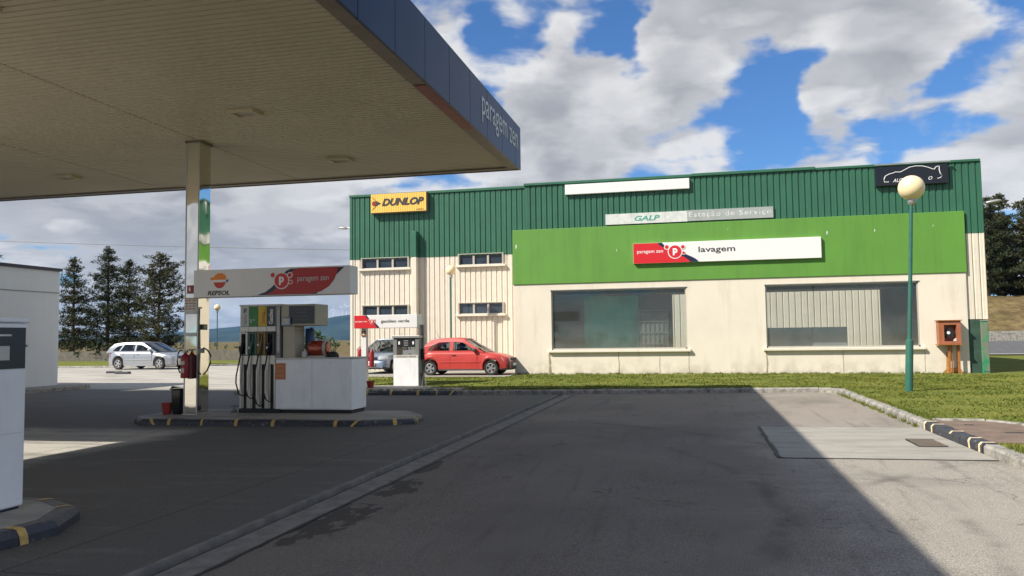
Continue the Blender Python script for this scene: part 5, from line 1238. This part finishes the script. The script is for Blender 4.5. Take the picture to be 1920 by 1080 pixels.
# ------------------------------------------------------------------ trees
def tufts(pts, per, size, mat, name, parent, flat=.0):
    """needle or leaf clumps: many small blades around each point"""
    vs = []; fs = []
    for (x, y, z, s) in pts:
        for _ in range(per):
            d = Vector((random.gauss(0, 1), random.gauss(0, 1), random.gauss(.25, .8))).normalized()
            c = Vector((x, y, z))+Vector((random.gauss(0, .55), random.gauss(0, .55), random.gauss(0, .4)))*s
            p = d.cross(Vector((random.random(), random.random(), random.random()))).normalized()*size*random.uniform(.16, .3)
            L_ = d*size*random.uniform(.6, 1.3); o = len(vs)
            vs += [tuple(c-p), tuple(c+p), tuple(c+L_+p*.4), tuple(c+L_-p*.4)]; fs.append((o, o+1, o+2, o+3))
    mb = MB(); mb.v = vs; mb.f = fs; return mb.build(name, mat, parent, fix=False)
def pine(x, y, H_, W_, label, seed, mat=m_needle, bare=.12, lean=0., dens=1., group='pines', shape=.85, sz=.2):
    random.seed(seed); z0 = GH(x, y)
    t = thing('pine_tree', label, 'tree', (x, y, z0), group)
    top = Vector((x+lean, y, z0+H_)); br = MB(); pts = []
    MB().tube([(x, y, z0-.2), (x+lean*.3, y, z0+H_*.35), (x+lean*.7, y, z0+H_*.7), tuple(top)], [.17*H_/9, .13*H_/9, .07*H_/9, .015], 8).build('trunk', m_bark, t, smooth=True)
    nl = int(H_*1.9)
    for i in range(nl):
        f = bare+(1-bare)*(i+random.uniform(-.3, .3))/nl; f = min(.985, max(bare, f))
        prof = (1-f)**shape*(1 if f > .22 else .78+f)*(1+.28*math.sin(i*2.1+seed)); R_ = W_/2*max(.06, prof)
        zc = z0+H_*f; cx = x+lean*f; nb = random.randint(5, 7); a0 = random.uniform(0, 6.28)
        for b in range(nb):
            a = a0+b*6.28/nb+random.uniform(-.35, .35); r = R_*random.uniform(.55, 1.18); rise = (.12+.5*f)*r+random.uniform(-.1, .15)
            e = Vector((cx+math.cos(a)*r, y+math.sin(a)*r, zc+rise*random.uniform(.5, 1.1)))
            br.tube([(cx, y, zc), tuple(Vector((cx, y, zc)).lerp(e, .55)+Vector((0, 0, -.05*r))), tuple(e)], [.035, .02, .006], 4, False)
            k = max(2, int(r*4.8*dens))
            for q in range(k):
                g = .28+.72*(q+random.random())/k; p = Vector((cx, y, zc)).lerp(e, g); s = .20+.16*(1-g)
                pts.append((p.x+random.gauss(0, .10), p.y+random.gauss(0, .10), p.z+random.gauss(0, .06), s))
    br.build('branch', m_bark, t, fix=False)['kind'] = 'stuff'
    pts.append((top.x, top.y, top.z-.1, .1))
    tufts(pts, int(PER), sz*.85, mat, 'crown', t)
    return t
pine(-53.0, 60, 9.0, 5.0, 'pine with pointed crown closest to the white shop wall', 3, mat=m_needle2, shape=.7)
pine(-48.7, 59.0, 9.7, 5.6, 'tallest pine, with a dark straight trunk, behind the silver car', 8, shape=.62)
pine(-45.1, 57.0, 8.2, 4.0, 'narrow pine squeezed between the tallest and the bushiest pine', 13, shape=.6)
pine(-41.5, 55.8, 8.3, 5.4, 'bushy pine nearest the steel column, its low branches reaching right', 21, mat=m_needle2, shape=.42, lean=.2, bare=.15)
pine(-59.8, 57.5, 11.2, 5.4, 'pine whose top shows above the roof of the white shop', 31, shape=.6)
def bush(x, y, w, h, label, seed, group='bushes beyond the forecourt', mat=m_leaf, n=60, sz=.16, per=14, name='bush', cat='bush'):
    random.seed(seed); z0 = GH(x, y); t = thing(name, label, cat, (x, y, z0), group); br = MB(); pts = []
    for i in range(n):
        a = random.uniform(0, 6.28); f = random.random()**.6; zz = random.random(); k = math.sqrt(max(0, 1-(zz*2-.9)**2)) if zz > .05 else .6
        px_, py_, pz = x+math.cos(a)*w/2*f*k, y+math.sin(a)*w/2*f*k*.7, z0+h*(.1+.85*zz)*(.8+.25*mnoise.noise(Vector((x+math.cos(a)*3, seed, zz*2))))
        pts.append((px_, py_, pz, .22))
        if i % 3 == 0: br.tube([(x+random.gauss(0, w*.08), y, z0-.05), ((x+px_)/2, (y+py_)/2, z0+(pz-z0)*.6), (px_, py_, pz)], [.05, .03, .01], 4, False)
    br.build('branch', m_bark, t, fix=False)['kind'] = 'stuff'; tufts(pts, per, sz, mat, 'foliage', t); return t
bush(-49.5, 56.2, 9, 2.3, 'low dark undergrowth under the pines, nearest the white shop', 41, mat=m_needle, n=90, sz=.26)
bush(-43.0, 55.6, 8, 2.0, 'low dark undergrowth under the pines behind the silver car', 42, mat=m_needle, n=90, sz=.26)
bush(-38.3, 55.6, 3.2, 2.2, 'rounded green bush between the bushiest pine and the steel column', 43, n=60)
bush(-27.9, 56, 3.3, 2.6, 'airy small tree seen under the display head of the dispenser', 44, n=64, sz=.2, name='small_tree', cat='tree')
bush(-25.2, 70, 3.2, 1.3, 'small dark bush on the dry field right of the airy small tree', 45, n=26)
bush(-72, 130, 26, 2.2, 'hazy dark hedge at the far edge of the dry field', 46, n=120, sz=.5, name='hedge', cat='hedge')
# pines on the bank at the right
rp = [(26.1, 82, 9.0, 4.4, 'brown green pine on the right bank touching the building corner'), (28.6, 86, 9.9, 3.8, 'tallest pine with thin top on the bank, in the gap right of the building'), (29.7, 83, 8.7, 4.4, 'broad pine on the bank near the right edge of the photo'),
      (31.9, 86, 9.4, 4.8, 'dark pine on the bank cut by the right edge of the photo'), (29.9, 91, 8.4, 5.4, 'pine filling the second row on the right bank, between two front pines'), (27.6, 92, 8.6, 5.2, 'pine in the second row just right of the building corner'), (33.8, 92, 9.0, 5.4, 'second row pine at the right edge of the photo'),
      (36.2, 88, 9.5, 5, 'pine on the bank just outside the right edge'), (24.6, 86, 8.5, 5, 'pine on the bank mostly hidden by the building'), (31.8, 96, 8.2, 5.5, 'rearmost pine on the right bank, low between the taller ones'), (28.8, 97, 8.0, 5.5, 'rearmost pine nearest the building, behind the tallest thin topped one')]
for i, (x, y, h, w_, lb) in enumerate(rp): pine(x, y, h, w_, lb, 60+i*3, mat=m_needle2 if i % 3 else m_needle, bare=.09, shape=.42, group='pines on the right bank', sz=.24, dens=.8)
pw = MB().tube([(-75+i*2.5, 63, 11.9-.15*i*(1)-.045*(0)+.0018*(i-12)**2) for i in range(25)], .022, 4).build('power_cable', m_greym)
tag(pw, 'thin overhead cable crossing the sky behind the pine tops', 'cable')
for i, (x, y) in enumerate(((26.5, 84.5), (29.8, 86), (33, 85))):
    bush(x, y, 4.5, 2.0, ('low dark scrub under the bank pines beside the building corner', 'low dark scrub under the bank pines, middle clump', 'low dark scrub under the bank pines at the right edge')[i], 80+i, group='scrub on the right bank', mat=m_needle2, n=60, sz=.3)
# ------------------------------------------------------------------ air
hz = MB().box(-9800, 9800, -3800, 9800, -12, 420).build('haze', m_white); hz['kind'] = 'stuff'; hz['label'] = 'thin blue haze in the air over the whole place'; hz['category'] = 'haze'
hm = bpy.data.materials.new('haze_air'); hm.use_nodes = True; t = NT(hm.node_tree); t.n.clear()
ho = t.add('ShaderNodeOutputMaterial'); hv = t.add('ShaderNodeVolumePrincipled'); hv.inputs['Color'].default_value = (.24, .52, 1, 1); hv.inputs['Density'].default_value = HAZE
t.l.new(hv.outputs[0], ho.inputs['Volume']); hz.data.materials.clear(); hz.data.materials.append(hm)
